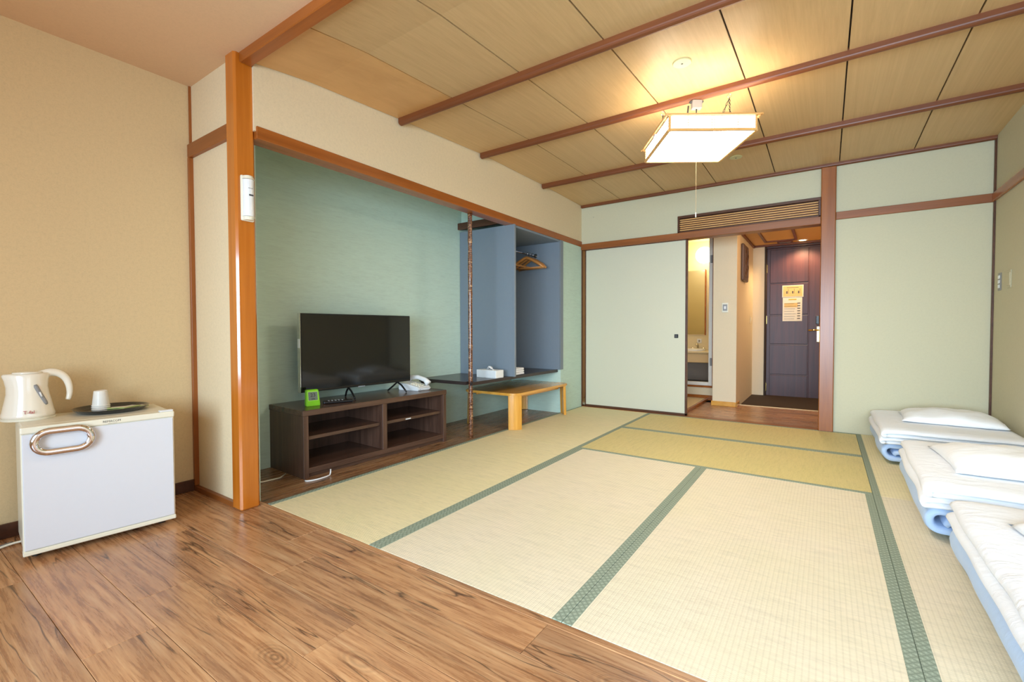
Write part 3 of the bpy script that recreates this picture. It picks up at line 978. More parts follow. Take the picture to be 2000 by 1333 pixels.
# clock ---------------------------------------------------------
ck = thing('digital_clock', 'small lime green digital clock on the television stand', 'clock', (-2.765, 1.735, 0.425), math.radians(-14))
mt = Matrix(((0, 0, 1, 0), (1, 0, 0, 0), (0, 1, 0, 0), (0, 0, 0, 1)))
bb = B().prism([(-0.045, 0), (0.045, 0), (0.038, 0.105), (-0.038, 0.105)], -0.03, 0.0, mt)
for v_ in bb.bm.verts:
    v_.co.x += -0.018 * v_.co.z / 0.105 + (0.004 if v_.co.x > -0.01 else -0.004 * (1 - v_.co.z / 0.105))
bmesh.ops.bevel(bb.bm, geom=list(bb.bm.edges), offset=0.004, segments=2, affect='EDGES')
bb.build('clock_body', 'lime', ck)
tilt = math.atan2(0.018, 0.105)
B().box(0.002, 0.0055, -0.034, 0.034, 0.032, 0.097, 0.002).build('clock_rim', 'lime_l', ck, rot=(0, -tilt, 0))
B().box(0.004, 0.0068, -0.029, 0.029, 0.037, 0.091, 0.001).build('display', 'lcd', ck, rot=(0, -tilt, 0))
text_obj('digits', '23', 0.034, 'black', ck, (-0.0050, -0.0, 0.070), (PI / 2 - 0, 0, PI / 2), 0.0005).rotation_euler = (PI / 2 - tilt, 0, PI / 2)
text_obj('small_digits', '60%', 0.014, 'black', ck, (-0.0005, 0.0, 0.046), (PI / 2 - tilt, 0, PI / 2), 0.0005)

# remote --------------------------------------------------------
rm = thing('remote_control', 'black remote control lying in front of the television', 'remote', (-2.745, 1.905, 0.4255), math.radians(66))
B().box(-0.095, 0.095, -0.022, 0.022, 0.0, 0.018, 0.006, seg=2).build('remote_body', 'black', rm)
for i in range(5):
    for j in range(3):
        B().lathe([(0.0055, 0.017), (0.005, 0.0205), (0, 0.021)], 8, -0.06 + i * 0.022, -0.011 + j * 0.011).build('button', 'grey', rm)

# telephone -----------------------------------------------------
ph = thing('telephone', 'white desk telephone with corded handset beside the television', 'telephone', (-2.84, 2.70, 0.425), math.radians(10))
bb = B().prism([(-0.10, 0.0), (0.10, 0.0), (0.10, 0.026), (-0.02, 0.052), (-0.10, 0.060)], -0.085, 0.085, Matrix(((1, 0, 0, 0), (0, 0, 1, 0), (0, 1, 0, 0), (0, 0, 0, 1))))
bmesh.ops.bevel(bb.bm, geom=list(bb.bm.edges), offset=0.006, segments=2, affect='EDGES')
bb.build('phone_base', 'white', ph)
for i in range(4):
    for j in range(3):
        x = 0.075 - i * 0.024
        B().box(x - .008, x + .008, -0.045 + j * 0.024, -0.030 + j * 0.024, 0.030 + 0.0052 * i, 0.040 + 0.0052 * i, 0.002).build('key', 'cream', ph)
hs = B().tube([(-0.10, 0.055, 0.065), (-0.07, 0.055, 0.092), (0.0, 0.055, 0.096), (0.07, 0.055, 0.076), (0.105, 0.055, 0.045)], 0.02, 12, radii=[0.026, 0.021, 0.018, 0.020, 0.027]).build('handset', 'white', ph, smooth=True)
cpts = []
for k in range(90):
    q = k / 89
    base = Vector((0.11 + 0.03 * math.sin(PI * q), 0.06 - 0.13 * q, 0.012))
    cpts.append(tuple(base + Vector((0.007 * math.cos(k * 0.9), 0, 0.007 * math.sin(k * 0.9)))))
B().tube(cpts, 0.0028, 5).build('coiled_cord', 'white', ph, smooth=True)

# small white cards on shelf edge
h = thing('sticker_tag', 'tiny white tag on the front edge of the right stand shelf', 'tag', (-2.632, 2.41, 0.238), math.radians(-2.6))
B().box(0, 0.002, 0.0, 0.05, 0, 0.008).build('tag_face', 'white', h)

# cables on the alcove floor
cb = B().tube([(-2.93, 1.275, 0.004), (-2.85, 1.33, 0.004), (-2.80, 1.42, 0.004), (-2.79, 1.52, 0.004), (-2.84, 1.585, 0.004)], 0.004, 6).build('floor_cable', 'cream', None, smooth=True)
tag(cb, 'cream cable on the alcove floor between post and television stand', 'cable')
pts = []
for k in range(14):
    a = PI * 0.95 - PI * 1.0 * k / 13
    pts.append((-2.60 + 0.035 * math.sin(a) - 0.004, 1.68 - 0.085 * math.cos(a) - 0.02, 0.004 + (0.03 * (1 - k / 2) if k < 2 else 0)))
cb = B().tube(pts, 0.0045, 6).build('floor_cable', 'white', None, smooth=True)
tag(cb, 'white cable loop at the front left foot of the television stand', 'cable')

# alcove shelf ---------------------------------------------------
sh = thing('alcove_shelf', 'dark lacquered floating shelf crossing the alcove under the blue wardrobe', 'shelf', (-2.755, 3.72, 0.452))
B().prism([(-0.315, -0.74), (0.235, -0.74), (0.235, -0.675), (0.285, -0.675), (0.285, -0.74), (0.31, -0.74), (0.31, 0.75), (-0.315, 0.75)], 0.0, 0.028).build('shelf_board', 'shelf', sh)
B().box(-0.315, -0.29, -0.72, 0.75, -0.03, 0.0, 0.002).build('wall_cleat', 'shelf', sh)

# folding table --------------------------------------------------
ft = thing('folding_table', 'low honey-coloured folding table with rounded corners under the dark shelf', 'table', (-2.615, 3.945, 0.0042))
def rrect(hx, hy, r, n=6):
    pts = []
    for cx, cy, a0 in ((hx - r, hy - r, 0), (-hx + r, hy - r, PI / 2), (-hx + r, -hy + r, PI), (hx - r, -hy + r, 1.5 * PI)):
        for k in range(n + 1):
            a = a0 + PI / 2 * k / n
            pts.append((cx + r * math.cos(a), cy + r * math.sin(a)))
    return pts
bb = B().prism(rrect(0.315, 0.52, 0.07), 0.312, 0.335)
bmesh.ops.bevel(bb.bm, geom=[e for e in bb.bm.edges if abs(e.verts[0].co.z - e.verts[1].co.z) < 1e-6], offset=0.006, segments=2, affect='EDGES')
bb.build('tabletop', 'honey', ft)
for sx in (-1, 1):
    B().box(sx * 0.235 - 0.012, sx * 0.235 + 0.012, -0.40, 0.40, 0.278, 0.312, 0.003).build('apron', 'honey', ft)
    for sy in (-1, 1):
        ang = math.atan2(sy, sx)
        n = 8
        outer, inner = [], []
        for k in range(n + 1):
            w = -0.062 + 0.124 * k / n
            bow = 0.016 * (1 - (w / 0.062) ** 2)
            outer.append((bow + 0.012, w))
            inner.append((bow * 0.8 - 0.014, w))
        poly = outer + inner[::-1]
        bb = B().prism(poly, 0.0, 0.312, Matrix.Translation((sx * 0.262, sy * 0.465, 0)) @ Matrix.Rotation(ang, 4, 'Z'))
        for v_ in bb.bm.verts:
            if v_.co.z < 0.01:
                v_.co.x += sx * 0.006
                v_.co.y += sy * 0.006
        bb.build('leg', 'honey_z', ft)
        B().box(sx * 0.245 - 0.012, sx * 0.245 + 0.012, sy * 0.405 - 0.02, sy * 0.405 + 0.02, 0.290, 0.311, 0.002).build('hinge_bracket', 'grey_d', ft)

# wardrobe --------------------------------------------------------
wd = thing('open_wardrobe', 'tall slate-blue open wardrobe box standing on the dark alcove shelf', 'wardrobe', (XL, 3.55, 0.480))
WD, WL, WH = 0.655, 0.985, 1.42
B().box(-WD, 0.0, 0, 0.022, 0.0, WH + 0.005, 0.0015).build('side_panel', 'blue', wd)
B().box(-WD, 0.0, 0.892, 0.914, 0.0, WH, 0.0015).build('side_panel', 'blue', wd)
B().box(0.0008, 0.008, 0.900, 0.965, 0.0, WH, 0.001).build('front_strip', 'blue', wd)
B().box(-WD, 0.0, 0.022, 0.892, WH - 0.02, WH, 0.0015).build('top_panel', 'blue', wd)
B().box(-WD, -WD + 0.008, 0.022, 0.892, 0.0, WH - 0.02).build('back_panel', 'blue_d', wd)
B().box(-0.004, 0.012, -0.004, 0.024, 0.0, WH + 0.004, 0.002).build('front_edging', 'blue', wd)
rl = B().tube([(-0.30, 0.022, 1.27), (-0.30, 0.892, 1.27)], 0.011, 10).build('hanging_rail', 'chrome', wd, smooth=True)
for y in (0.026, 0.888):
    B().tube([(-0.30, y - 0.004, 1.27), (-0.30, y + 0.004, 1.27)], 0.024, 12).build('rail_socket', 'chrome', rl)
for y in (0.35,):
    B().box(-0.36, -0.34, 0.022, 0.892, 1.13, 1.145, 0.002).build('lower_rail', 'hanger', wd)

# coat hangers (built once, copied)
def make_hanger(loc, rz, label):
    t_ = thing('coat_hanger', label, 'hanger', loc, rz, 'wooden coat hangers on the wardrobe rail')
    bb = B()
    pts = [(-0.20, 0, -0.155), (-0.15, 0, -0.115), (-0.08, 0, -0.075), (-0.02, 0, -0.045), (0, 0, -0.04), (0.02, 0, -0.045), (0.08, 0, -0.075), (0.15, 0, -0.115), (0.20, 0, -0.155)]
    bb.tube(pts, 0.014, 8, radii=[0.012, 0.017, 0.016, 0.015, 0.015, 0.015, 0.016, 0.017, 0.012])
    bb.build('shoulder_bar', 'hanger', t_, smooth=True)
    B().tube([(-0.185, 0, -0.152), (0.185, 0, -0.152)], 0.006, 8).build('trouser_bar', 'hanger', t_, smooth=True)
    hk = [(0, 0, -0.035), (0, 0, -0.012)]
    for k in range(11):
        a = -PI / 2 + (1.35 * PI) * k / 10
        hk.append((0.018 * math.cos(a) , 0, 0.006 + 0.018 * math.sin(a)))
    B().tube(hk, 0.0022, 6).build('hook', 'chrome', t_, smooth=True)
    return t_
hg = make_hanger((-2.71, 4.24, 1.748), math.radians(6), 'front wooden coat hanger on the wardrobe rail')
def dup(root, loc, rz, label):
    r = root.copy()
    COL.objects.link(r)
    r.location = loc
    r.rotation_euler = (0, 0, rz)
    r['label'] = label
    for ch in list(root.children):
        c = ch.copy()
        COL.objects.link(c)
        c.parent = r
    return r
dup(hg, (-2.71, 4.295, 1.748), math.radians(-2), 'middle wooden coat hanger on the wardrobe rail')
dup(hg, (-2.71, 4.36, 1.748), math.radians(-10), 'rear wooden coat hanger nearest the wardrobe end panel')

# tissue box and towel
tb = thing('tissue_box', 'white tissue box on the dark shelf beside the pole', 'tissue box', (-2.565, 3.385, 0.480), math.radians(-2))
B().box(-0.115, 0.115, -0.058, 0.058, 0, 0.072, 0.003).build('box_body', 'white', tb)
bb = B()
import itertools
gr = []
for i in range(9):
    row = []
    for j in range(5):
        u, w = (i - 4) / 4, (j - 2) / 2
        z = 0.070 + 0.040 * max(0, 1 - abs(u)) * (1 - 0.4 * abs(w)) + 0.006 * math.sin(i * 2.1 + j)
        row.append(bb.bm.verts.new((u * 0.05, w * 0.016 + 0.006 * math.sin(i * 1.7), z)))
    gr.append(row)
for i in range(8):
    for j in range(4):
        bb.bm.faces.new((gr[i][j], gr[i + 1][j], gr[i + 1][j + 1], gr[i][j + 1]))
bb.build('tissue', 'futon_white', tb, smooth=True)
tw = thing('folded_towel', 'small folded white towel on the dark shelf inside the wardrobe', 'towel', (-2.535, 3.72, 0.480), math.radians(4))
for k in range(3):
    B().box(-0.075 + .003 * k, 0.075 - .002 * k, -0.10, 0.10, 0.001 + k * 0.022, 0.022 + k * 0.022, 0.010, seg=3).build('fold', 'futon_white', tw, smooth=True)

# emergency torch on the post
el = thing('emergency_torch', 'white plastic emergency torch holder fixed on the orange post', 'torch', (-2.430, 1.173, 1.472))
B().box(0, 0.016, -0.032, 0.032, 0.0, 0.228, 0.010, seg=2).build('holder_back', 'cream', el, smooth=False)
B().tube([(0.020, 0, 0.022), (0.020, 0, 0.205)], 0.026, 20).build('torch_body', 'white', el, smooth=False)
B().tube([(0.020, 0, 0.004), (0.020, 0, 0.020)], 0.028, 20, radii=[0.021, 0.028]).build('lower_cap', 'cream', el)
B().tube([(0.020, 0, 0.207), (0.020, 0, 0.224)], 0.028, 20, radii=[0.028, 0.022]).build('upper_cap', 'cream', el)
B().box(0.0452, 0.0466, -0.009, 0.012, 0.122, 0.130).build('printed_mark', 'grey_d', el)
B().box(0.0452, 0.0464, -0.012, 0.010, 0.159, 0.1615).build('printed_line', 'grey', el)

# ================================================================== FRIDGE AND WHAT STANDS ON IT
fr = thing('mini_fridge', 'small white refrigerator with a chrome ring handle against the beige wall', 'refrigerator', (-2.600, 0.386, 0.0), math.radians(-5.8))
FW, FD, FH = 0.500, 0.345, 0.541
B().box(-FD, -0.048, 0.003, FW - 0.003, 0.028, FH - 0.002, 0.006, seg=2).build('cabinet', 'cream', fr)
B().box(-0.045, -0.006, 0, FW, 0.030, FH - 0.020, 0.004, seg=2).build('door', 'cream', fr)
B().box(-0.007, 0.0, 0.004, FW - 0.004, 0.046, FH - 0.031, 0.003).build('door_face', 'fridge', fr)
B().box(-0.048, 0.001, -0.001, FW + 0.001, FH - 0.029, FH - 0.002, 0.005, seg=2).build('top_trim', 'cream', fr)
B().box(-0.040, 0.001, -0.001, FW + 0.001, 0.026, 0.044, 0.003).build('bottom_trim', 'cream', fr)
B().box(-0.030, 0.000, 0.445, 0.498, FH - 0.002, FH + 0.006, 0.003).build('hinge_cover', 'white', fr)
for x in (-0.32, -0.075):
    for y in (0.04, FW - 0.04):
        B().lathe([(0, 0), (0.016, 0), (0.016, 0.026), (0, 0.026)], 12, x, y).build('foot', 'black', fr)
pts = []
hy0, hy1, hz0, hz1 = 0.037, 0.205, 0.432, 0.517
r_ = (hz1 - hz0) / 2
for k in range(13):
    a = PI / 2 + PI * k / 12
    pts.append((0.018, hy0 + r_ + r_ * math.cos(a), (hz0 + hz1) / 2 + r_ * math.sin(a)))
for k in range(13):
    a = -PI / 2 + PI * k / 12
    pts.append((0.018, hy1 - r_ + r_ * math.cos(a), (hz0 + hz1) / 2 + r_ * math.sin(a)))
hnd = B().tube(pts, 0.0095, 12, closed=True, flat=1.5).build('door_handle', 'chrome', fr, smooth=True)
for yy, zz in ((hy0 + 0.03, hz0 + 0.008), (hy1 - 0.03, hz1 - 0.008)):
    B().tube([(0.0, yy, zz), (0.016, yy, zz)], 0.005, 8).build('handle_mount', 'chrome', hnd)
text_obj('logo', 'REMACOM', 0.0125, 'grey_d', fr, (0.0012, 0.275, FH - 0.015), (PI / 2, 0, PI / 2))
B().box(0.0006, 0.0016, 0.262, 0.292, FH - 0.0245, FH - 0.0235).build('logo_underline', 'grey', fr)

kt = thing('electric_kettle', 'cream electric kettle with open hooked handle on the refrigerator', 'kettle', (-2.858, 0.452, FH - 0.0015))
prof = [(0, 0.010), (0.083, 0.010), (0.0845, 0.020), (0.081, 0.032), (0.0775, 0.05), (0.072, 0.08), (0.066, 0.11), (0.061, 0.14), (0.058, 0.17), (0.057, 0.190), (0.054, 0.197), (0.0, 0.199)]
bb = B().lathe(prof, 40)
for v_ in bb.bm.verts:      # pull a spout out of the rim, towards -y
    if v_.co.z > 0.10 and v_.co.y < 0:
        w = (v_.co.z - 0.10) / 0.10
        side = max(0, -v_.co.y / 0.06) ** 4
        v_.co.y -= 0.032 * w * w * side
    if v_.co.z > 0.12 and v_.co.y > 0:
        w = (v_.co.z - 0.12) / 0.08
        v_.co.y += 0.022 * w * w * max(0, v_.co.y / 0.06) ** 4
bb.build('kettle_body', 'kettle', kt, smooth=True)
B().lathe([(0, 0), (0.084, 0), (0.085, 0.008), (0.080, 0.0105), (0, 0.0105)], 40).build('power_base', 'cream', kt, smooth=False)
B().lathe([(0, 0.197), (0.048, 0.198), (0.046, 0.203), (0.0, 0.206)], 28, sy=1.0).build('lid', 'kettle', kt, smooth=True)
hp = [(0, 0.040, 0.186), (0, 0.070, 0.196), (0, 0.098, 0.190), (0, 0.120, 0.168), (0, 0.131, 0.135), (0, 0.133, 0.100), (0, 0.127, 0.068)]
def smooth_path(P, n=4):
    out = []
    for i in range(len(P) - 1):
        p0, p1, p2, p3 = (Vector(P[max(i - 1, 0)]), Vector(P[i]), Vector(P[i + 1]), Vector(P[min(i + 2, len(P) - 1)]))
        for k in range(n):
            q = k / n
            out.append(tuple(0.5 * ((2 * p1) + (-p0 + p2) * q + (2 * p0 - 5 * p1 + 4 * p2 - p3) * q * q + (-p0 + 3 * p1 - 3 * p2 + p3) * q ** 3)))
    out.append(tuple(P[-1]))
    return out
hp = smooth_path(hp)
B().tube(hp, 0.012, 12, radii=[0.020 - 0.011 * (i / (len(hp) - 1)) for i in range(len(hp))]).build('handle', 'kettle', kt, smooth=True)
def on_body(az, z, off=0.0):
    for (r0, z0_), (r1, z1_) in zip(prof[1:], prof[2:]):
        if z <= z1_:
            r = r0 + (r1 - r0) * (z - z0_) / max(1e-6, z1_ - z0_)
            break
    return ((r + off) * math.cos(az), (r + off) * math.sin(az), z)
wp = [on_body(math.radians(12 + 26 * (1 - k / 10)), 0.062 + 0.088 * k / 10, 0.0) for k in range(11)]
B().tube(wp, 0.0075, 10, flat=0.8, radii=[0.005] + [0.0078] * 9 + [0.005]).build('water_window', 'grey', kt, smooth=True)
B().tube([on_body(math.radians(24), 0.098, 0.0075), on_body(math.radians(20), 0.118, 0.0075)], 0.003, 8).build('level_float', 'white', kt, smooth=True)
text_obj('logo', 'T-fal', 0.019, 'red', kt, on_body(math.radians(-8), 0.036, 0.0035), (PI / 2 - 0.1, 0, PI / 2 + math.radians(-8)))

ty = thing('serving_tray', 'round black lacquer tray with raised rim on the refrigerator', 'tray', (-2.812, 0.722, FH - 0.0015))
B().lathe([(0, 0), (0.118, 0), (0.139, 0.016), (0.142, 0.020), (0.138, 0.020), (0.119, 0.006), (0, 0.005)], 48).build('tray_body', 'lacquer', ty, smooth=False)
cx, cy, cz = -2.865, 0.695, FH + 0.0035
CUPS = ['lowest white paper cup of the upturned stack, only its rim showing', 'middle white paper cup of the upturned stack, only its rim showing', 'topmost white paper cup of the upturned stack on the black tray']
for k in range(3):
    z = k * 0.0085
    o = B().lathe([(0.0340, z + 0.0005), (0.0352, z + 0.002), (0.0340, z + 0.0045), (0.0325, z + 0.005), (0.0255 - (2 - k) * .0006, z + 0.070), (0.0235, z + 0.073), (0.022, z + 0.071), (0, z + 0.071)], 28).build('paper_cup', 'frame_w', None, (cx, cy, cz), smooth=False)
    tag(o, CUPS[k], 'cup', 'upturned stack of paper cups')
def sachet(x, y, rz, z, label):
    o = B().box(-0.045, 0.045, -0.022, 0.022, 0.0, 0.0045, 0.002, seg=2)
    for v_ in o.bm.verts:
        v_.co.z += 0.0015 * math.sin(v_.co.x * 80)
    o = o.build('tea_sachet', 'green_tea', None, (x, y, z), smooth=False, rot=(0, 0, rz))
    B().box(-0.030, 0.030, -0.011, 0.011, 0.0055, 0.0062).build('sachet_label', 'paper', o)
    tag(o, label, 'tea sachet', 'green tea sachets on the tray')
sachet(-2.825, 0.755, math.radians(70), FH + 0.0045, 'green tea sachet on the tray next to the cups')
sachet(-2.80, 0.812, math.radians(100), FH + 0.0045, 'green tea sachet near the far rim of the tray')
sachet(-2.775, 0.775, math.radians(120), FH + 0.0105, 'upper green tea sachet leaning across the other two')

pa = thing('power_adapter', 'black power adapter on the floor left of the refrigerator', 'adapter', (-2.93, 0.30, 0.0))
B().box(-0.03, 0.03, -0.035, 0.035, 0, 0.085, 0.012, seg=2).build('adapter_body', 'black', pa)
B().box(-0.012, 0.012, -0.008, 0.008, 0.084, 0.096, 0.002).build('plug_neck', 'grey_d', pa)
cb = B().tube(smooth_path([(-2.72, 0.10, 0.005), (-2.80, 0.24, 0.005), (-2.85, 0.33, 0.006), (-2.86, 0.40, 0.012), (-2.84, 0.45, 0.014)]), 0.005, 6).build('floor_cable', 'cream', None, smooth=True)
tag(cb, 'cream cable running under the left side of the refrigerator', 'cable')
cb = B().tube(smooth_path([(-2.86, 0.12, 0.004), (-2.88, 0.22, 0.005), (-2.875, 0.32, 0.005), (-2.90, 0.40, 0.005)]), 0.004, 6).build('floor_cable', 'grey', None, smooth=True)
tag(cb, 'thin grey cable beside the black adapter left of the refrigerator', 'cable')

# ================================================================== HANGING LAMP
lm = thing('ceiling_lantern', 'square wooden lattice lantern with glowing white paper hanging from the ceiling', 'lamp', (-0.678, 3.02, 2.045), math.radians(33.5))
h0, h1 = 0.245, 0.262     # half sizes, bottom and top rims
for k in range(4):
    R = Matrix.Rotation(k * PI / 2, 4, 'Z')
    B().box(-h0, h0, -h0 - 0.010, -h0 + 0.006, 0.0, 0.014, 0.002, R).build('bottom_rail', 'lamp_wood', lm)
    B().box(-h1 - 0.012, h1 + 0.012, -h1 - 0.008, -h1 + 0.004, 0.082, 0.092, 0.002, R).build('top_rail', 'lamp_wood', lm)
    B().box(-h0 - 0.004, -h0 + 0.008, -h0 - 0.004, -h0 + 0.008, 0.010, 0.084, 0.001, R).build('corner_post', 'lamp_wood', lm)
    for i in range(3):
        z = 0.030 + i * 0.015
        B().box(-h0, h0, -h0 - 0.007, -h0 - 0.004, z, z + 0.0025, 0, R).build('lattice_slat', 'lamp_wood', lm)
    for x in (-0.14, -0.008, 0.008, 0.14):
        B().box(x - 0.0015, x + 0.0015, -h0 - 0.0045, -h0 - 0.003, 0.014, 0.082, 0, R).build('lattice_upright', 'lamp_wood', lm)
    B().box(-h0 + 0.006, h0 - 0.006, -h0 - 0.002, -h0, 0.012, 0.084, 0, R).build('side_paper', 'lamp_side', lm)
B().box(-h0 + 0.008, h0 - 0.008, -h0 + 0.008, h0 - 0.008, 0.004, 0.008).build('bottom_paper', 'lamp_paper', lm)
B().box(-0.215, 0.215, -0.215, 0.215, 0.064, 0.068, 0.002).build('glow_block_plate', 'white', lm)  # unseen plate, added to keep the bottom paper's glow off the ceiling
B().tube([(0.11 * math.cos(2 * PI * k / 24), 0.11 * math.sin(2 * PI * k / 24), 0.035) for k in range(24)], 0.013, 8, closed=True).build('ring_tube', 'ring', lm, smooth=True)
B().box(-h1, h1, -0.018, 0.018, 0.070, 0.082, 0.002).build('cross_bar', 'white', lm)
bl = bpy.data.lights.new('lantern_bulb', 'AREA')
bl.shape = 'DISK'
bl.size, bl.energy, bl.color = 0.40, 0.9, (1.0, 0.95, 0.85)
link('lantern_bulb', bl, lm, (0, 0, 0.10), (PI, 0, 0))
Rz = Matrix.Rotation(-math.radians(33.5), 4, 'Z')
zt = zc(3.07) - 0.044 - 2.045
def to_l(x, y, z):
    v_ = Rz @ Vector((x + 0.678, y - 3.02, 0))
    return Vector((v_.x, v_.y, z))
for ex in (-0.90, -0.50):
    e = to_l(ex, 3.07, zt)
    for tx, ty_ in (((-h1, -h1), (-h1, h1)) if ex < -0.7 else ((h1, -h1), (h1, h1))):
        bb = B()
        end = Vector((tx * 0.55, ty_ * 0.55, 0.086))
        st = e - Vector((0, 0, 0.035))
        n = 13
        for k in range(n):
            c = st.lerp(end, (k + 0.5) / n)
            d = (end - st).normalized()
            a = d.orthogonal().normalized()
            w = d.cross(a) if k % 2 else a
            Lk = (end - st).length / n * 0.62
            bb.tube([tuple(c + d * Lk * math.cos(2 * PI * q / 8) + w * 0.0045 * math.sin(2 * PI * q / 8)) for q in range(8)], 0.0016, 4, closed=True)
        bb.build('chain', 'black', lm, smooth=True)
    B().tube([tuple(e + Vector((0.012 * math.cos(2 * PI * q / 12), 0, -0.020 + 0.012 * math.sin(2 * PI * q / 12)))) for q in range(12)], 0.002, 6, closed=True).build('eye_hook', 'chrome', lm, smooth=True)
e = to_l(-0.69, 3.07, zt)
pb_ = B().box(e.x - 0.03, e.x + 0.03, e.y - 0.02, e.y + 0.02, e.z - 0.050, e.z + 0.002, 0.004).build('ceiling_plug', 'grey', lm)
B().box(e.x - 0.042, e.x + 0.042, e.y - 0.012, e.y + 0.012, e.z - 0.012, e.z + 0.001, 0.003).build('plug_bracket', 'grey_d', pb_)
B().tube([(e.x, e.y, e.z - 0.05), (e.x * 0.6, e.y * 0.6, 0.15), (0, 0, 0.082)], 0.004, 8).build('power_cord', 'grey_d', lm, smooth=True)
B().tube([(e.x - 0.05, e.y, e.z - 0.03), (e.x - 0.055, e.y, e.z - 0.08), (e.x - 0.04, e.y * 0.5, 0.082)], 0.006, 8).build('starter_lead', 'grey_d', lm, smooth=True)
B().tube([(0, 0, 0.004), (0, 0, -0.40)], 0.0008, 6).build('pull_cord', 'cord', lm)
B().lathe([(0, -0.43), (0.0035, -0.425), (0.0028, -0.40), (0, -0.398)], 8).build('pull_knob', 'cream', lm, smooth=True)

for (x, y, lab) in ((-0.665, 2.62, 'round cream ceiling sensor on a board in front of the lantern'), (-0.655, 4.36, 'round cream ceiling sensor behind the lantern, nearer the entrance')):
    t_ = thing('ceiling_sensor', lab, 'sensor', (x, y, zc(y)), 0, 'round sensors on the board ceiling')
    B().lathe([(0.048, 0.002), (0.050, -0.004), (0.046, -0.008), (0, -0.009)], 32).build('sensor_cover', 'sensor', t_)
    B().lathe([(0.006, -0.009), (0.005, -0.012), (0, -0.0125)], 12).build('sensor_eye', 'grey_d', t_)

# small fittings
t_ = thing('wall_switch', 'grey three-button switch plate on the right wall near the corner', 'switch', (XR, 4.83, 1.20))
B().box(-0.006, 0, -0.035, 0.035, 0, 0.13, 0.003).build('plate', 'grey', t_)
for k in range(3):
    B().box(-0.011, -0.005, -0.018, 0.018, 0.018 + k * 0.034, 0.044 + k * 0.034, 0.003).build('button', 'white', t_)
t_ = thing('wall_plate', 'blank cream plate on the right wall beside the grey switch', 'plate', (XR, 4.62, 1.205))
B().box(-0.005, 0, -0.042, 0.042, 0, 0.125, 0.003).build('plate', 'wall_green', t_)
B().box(-0.008, -0.004, -0.03, 0.03, 0.015, 0.11, 0.003).build('cover', 'wall_green', t_)
t_ = thing('wall_hook', 'tiny pale hook near the top of the back wall left corner', 'hook', (-2.26, YB, 2.225))
B().box(-0.008, 0.008, -0.004, 0, 0, 0.018, 0.002).build('hook_plate', 'wall_green', t_)
B().tube([(0, -0.004, 0.012), (0, -0.012, 0.008), (0, -0.013, 0.003)], 0.0018, 6).build('hook_arm', 'grey', t_)


# ================================================================== FUTONS
def ribbon(path, th, y0, y1, seed, amp, step=0.022, ny=34, edge=0.5, sag=None):
    P = [Vector((p[0], p[1])) for p in path]
    pts = [P[0]]
    for a, b in zip(P, P[1:]):
        n = max(1, int((b - a).length / step))
        for k in range(1, n + 1):
            pts.append(a.lerp(b, k / n))
    nrm = []
    for i in range(len(pts)):
        d = pts[min(i + 1, len(pts) - 1)] - pts[max(i - 1, 0)]
        d.normalize()
        nrm.append(Vector((-d.y, d.x)))
    bb = B()
    rows = []
    off = Vector((seed * 3.7, seed * 1.3, seed * 7.1))
    N = len(pts)
    for j in range(ny + 1):
        q = j / ny
        y = y0 + (y1 - y0) * q
        e = min(q, 1 - q) * ny
        t_ = th * (edge + (1 - edge) * min(1, e / 1.6) ** 0.5)
        row = []
        for sgn in (1, -1):
            idx = range(N) if sgn == 1 else range(N - 1, -1, -1)
            for i in idx:
                c = pts[i] + nrm[i] * (t_ / 2 * sgn * (0.72 if i in (0, N - 1) else 1))
                p3 = Vector((c.x, y, c.y))
                w = noise.noise_vector(Vector((c.x * 3.0, y * 3.6, c.y * 9)) + off)
                w2 = noise.noise_vector(Vector((c.x * 11, y * 6, c.y * 20)) + off * 2)
                p3 += Vector((w.x * amp * 1.3, w.y * amp * 1.2, w.z * amp * 0.5 + w2.z * amp * 0.25))
                if sag:
                    p3.z += sag(c.x, q)
                row.append(bb.bm.verts.new(p3))
        rows.append(row)
    m = 2 * N
    for j in range(ny):
        for i in range(m):
            k = (i + 1) % m
            bb.bm.faces.new((rows[j][i], rows[j][k], rows[j + 1][k], rows[j + 1][i]))
    for row in (rows[0], rows[-1]):
        for i in range(N - 1):
            bb.bm.faces.new((row[i], row[i + 1], row[m - 2 - i], row[m - 1 - i]))
    return bb


def arc(cx, cz, rx, rz_, a0, a1, n=8):
    return [(cx + rx * math.cos(math.radians(a0 + (a1 - a0) * k / n)), cz + rz_ * math.sin(math.radians(a0 + (a1 - a0) * k / n))) for k in range(n + 1)]


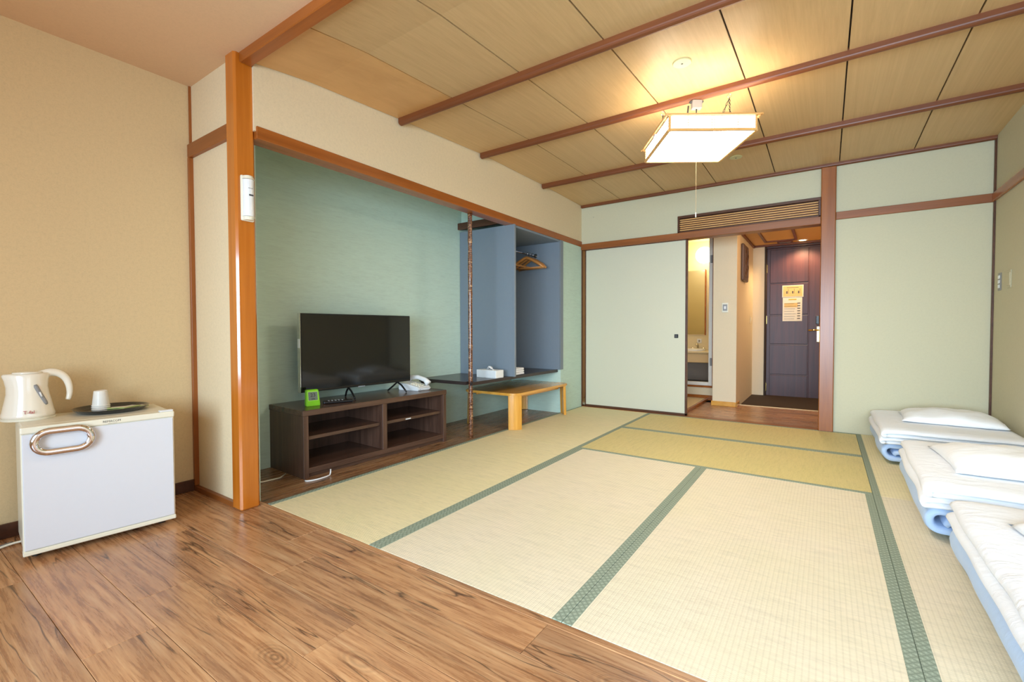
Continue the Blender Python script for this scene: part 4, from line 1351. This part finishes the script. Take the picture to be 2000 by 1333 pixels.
def futon(x0, xr, yc, wy, rz, seed, words):
    L = xr - x0
    # mattress folded in three: the outer turn wraps the left end
    path = [(0.075, 0.052), (0.085, 0.066), (0.12, 0.072), (0.30, 0.068)] + [(L - 0.06, 0.068)] + arc(L - 0.045, 0.047, 0.020, 0.021, 90, -90, 4) + [(L - 0.07, 0.026)] + \
           [(0.07, 0.026)] + arc(0.062, 0.068, 0.040, 0.042, -90, -270, 10) + [(0.2, 0.110), (L - 0.01, 0.110)]
    o = ribbon(path, 0.038, -wy / 2, wy / 2, seed, 0.0095).build('futon_mattress', 'futon_blue', None, (x0, yc, 0.0125), smooth=True, rot=(0, 0, rz))
    tag(o, words[0], 'mattress', 'pale blue folded futon mattresses')
    # quilt folded over itself four times
    z, s_ = 0.150, 0.0235
    r = s_ / 2
    path = [(L - 0.02, z)] + [(0.035, z)] + arc(0.035, z + r, 0.022, r, 270, 90, 6) + [(L - 0.03, z + s_)] + arc(L - 0.03, z + s_ + r, 0.012, r, -90, 90, 5) + \
           [(0.045, z + 2 * s_)] + arc(0.045, z + 2 * s_ + r, 0.022, r, 270, 90, 6) + [(L - 0.01, z + 3 * s_)]
    def sag(x, q):
        e = min(q, 1 - q)
        d = -0.012 * max(0, 1 - x / 0.12) ** 2 - 0.012 * max(0, 1 - e / 0.08) ** 2
        return d
    o = ribbon(path, 0.0215, -wy / 2 - 0.012, wy / 2 + 0.008, seed + 11, 0.0085, sag=sag).build('folded_quilt', 'futon_white', None, (x0 - 0.012, yc, 0.0125), smooth=True, rot=(0, 0, rz))
    tag(o, words[1], 'quilt', 'white folded quilts on the futons')
    return z + 3 * s_ + 0.0125 + 0.0108


def pillow(cx, cy, z, hx, hy, T, rz, seed, label):
    bb = B()
    n, m = 28, 24
    off = Vector((seed * 5.1, seed, seed * 2.2))
    top, bot = [], []
    for i in range(n + 1):
        rt_, rb_ = [], []
        for j in range(m + 1):
            u, w = -1 + 2 * i / n, -1 + 2 * j / m
            px = hx * u * (1 - 0.07 * (1 - abs(w) ** 2) * abs(u) ** 3 * 0 - 0.06 * (1 - w * w) * (abs(u) > 0.99))
            py = hy * w * (1 - 0.05 * (1 - u * u) * (abs(w) > 0.99))
            k = max(0.0, (1 - abs(u) ** 2.6)) ** 0.55 * max(0.0, (1 - abs(w) ** 2.6)) ** 0.55
            wr = noise.noise(Vector((px * 9, py * 9, 0)) + off) * 0.012 + noise.noise(Vector((px * 24, py * 20, 0)) + off) * 0.004
            zt_ = T * k + wr * min(1, k * 2)
            rt_.append(bb.bm.verts.new((px, py, 0.009 + max(0.0, zt_))))
            if i in (0, n) or j in (0, m):
                rb_.append(rt_[-1])
            else:
                rb_.append(bb.bm.verts.new((px, py, 0.009 - 0.006 * min(1, k * 3))))
        top.append(rt_)
        bot.append(rb_)
    for i in range(n):
        for j in range(m):
            bb.bm.faces.new((top[i][j], top[i + 1][j], top[i + 1][j + 1], top[i][j + 1]))
            try:
                bb.bm.faces.new((bot[i][j], bot[i][j + 1], bot[i + 1][j + 1], bot[i + 1][j]))
            except ValueError:
                pass
    o = bb.build('bed_pillow', 'pillow', None, (cx, cy, z), smooth=True, rot=(0, 0, rz))
    tag(o, label, 'pillow', 'white pillows on the futons')


zt1 = futon(0.315, 1.040, 4.47, 0.97, 0.0, 1, ('pale blue folded mattress of the farthest futon, by the back wall', 'white folded quilt of the farthest futon, by the back wall'))
zt2 = futon(0.372, 1.045, 3.195, 1.06, math.radians(-1.5), 2, ('pale blue folded mattress of the middle futon', 'white folded quilt of the middle futon'))
zt3 = futon(0.405, 1.045, 1.98, 1.10, math.radians(-1.0), 3, ('pale blue folded mattress of the futon nearest the camera, cut by the frame', 'white folded quilt of the futon nearest the camera, cut by the frame'))
pillow(0.745, 4.53, zt1 + 0.003, 0.275, 0.235, 0.075, math.radians(-3), 1, 'white pillow on the farthest futon, touching the back corner')
pillow(0.760, 3.18, zt2 + 0.003, 0.270, 0.29, 0.080, math.radians(2), 2, 'white pillow on the middle futon')
pillow(0.785, 1.98, zt3 + 0.003, 0.255, 0.26, 0.080, math.radians(3), 3, 'white pillow on the nearest futon, only its corner in the frame')
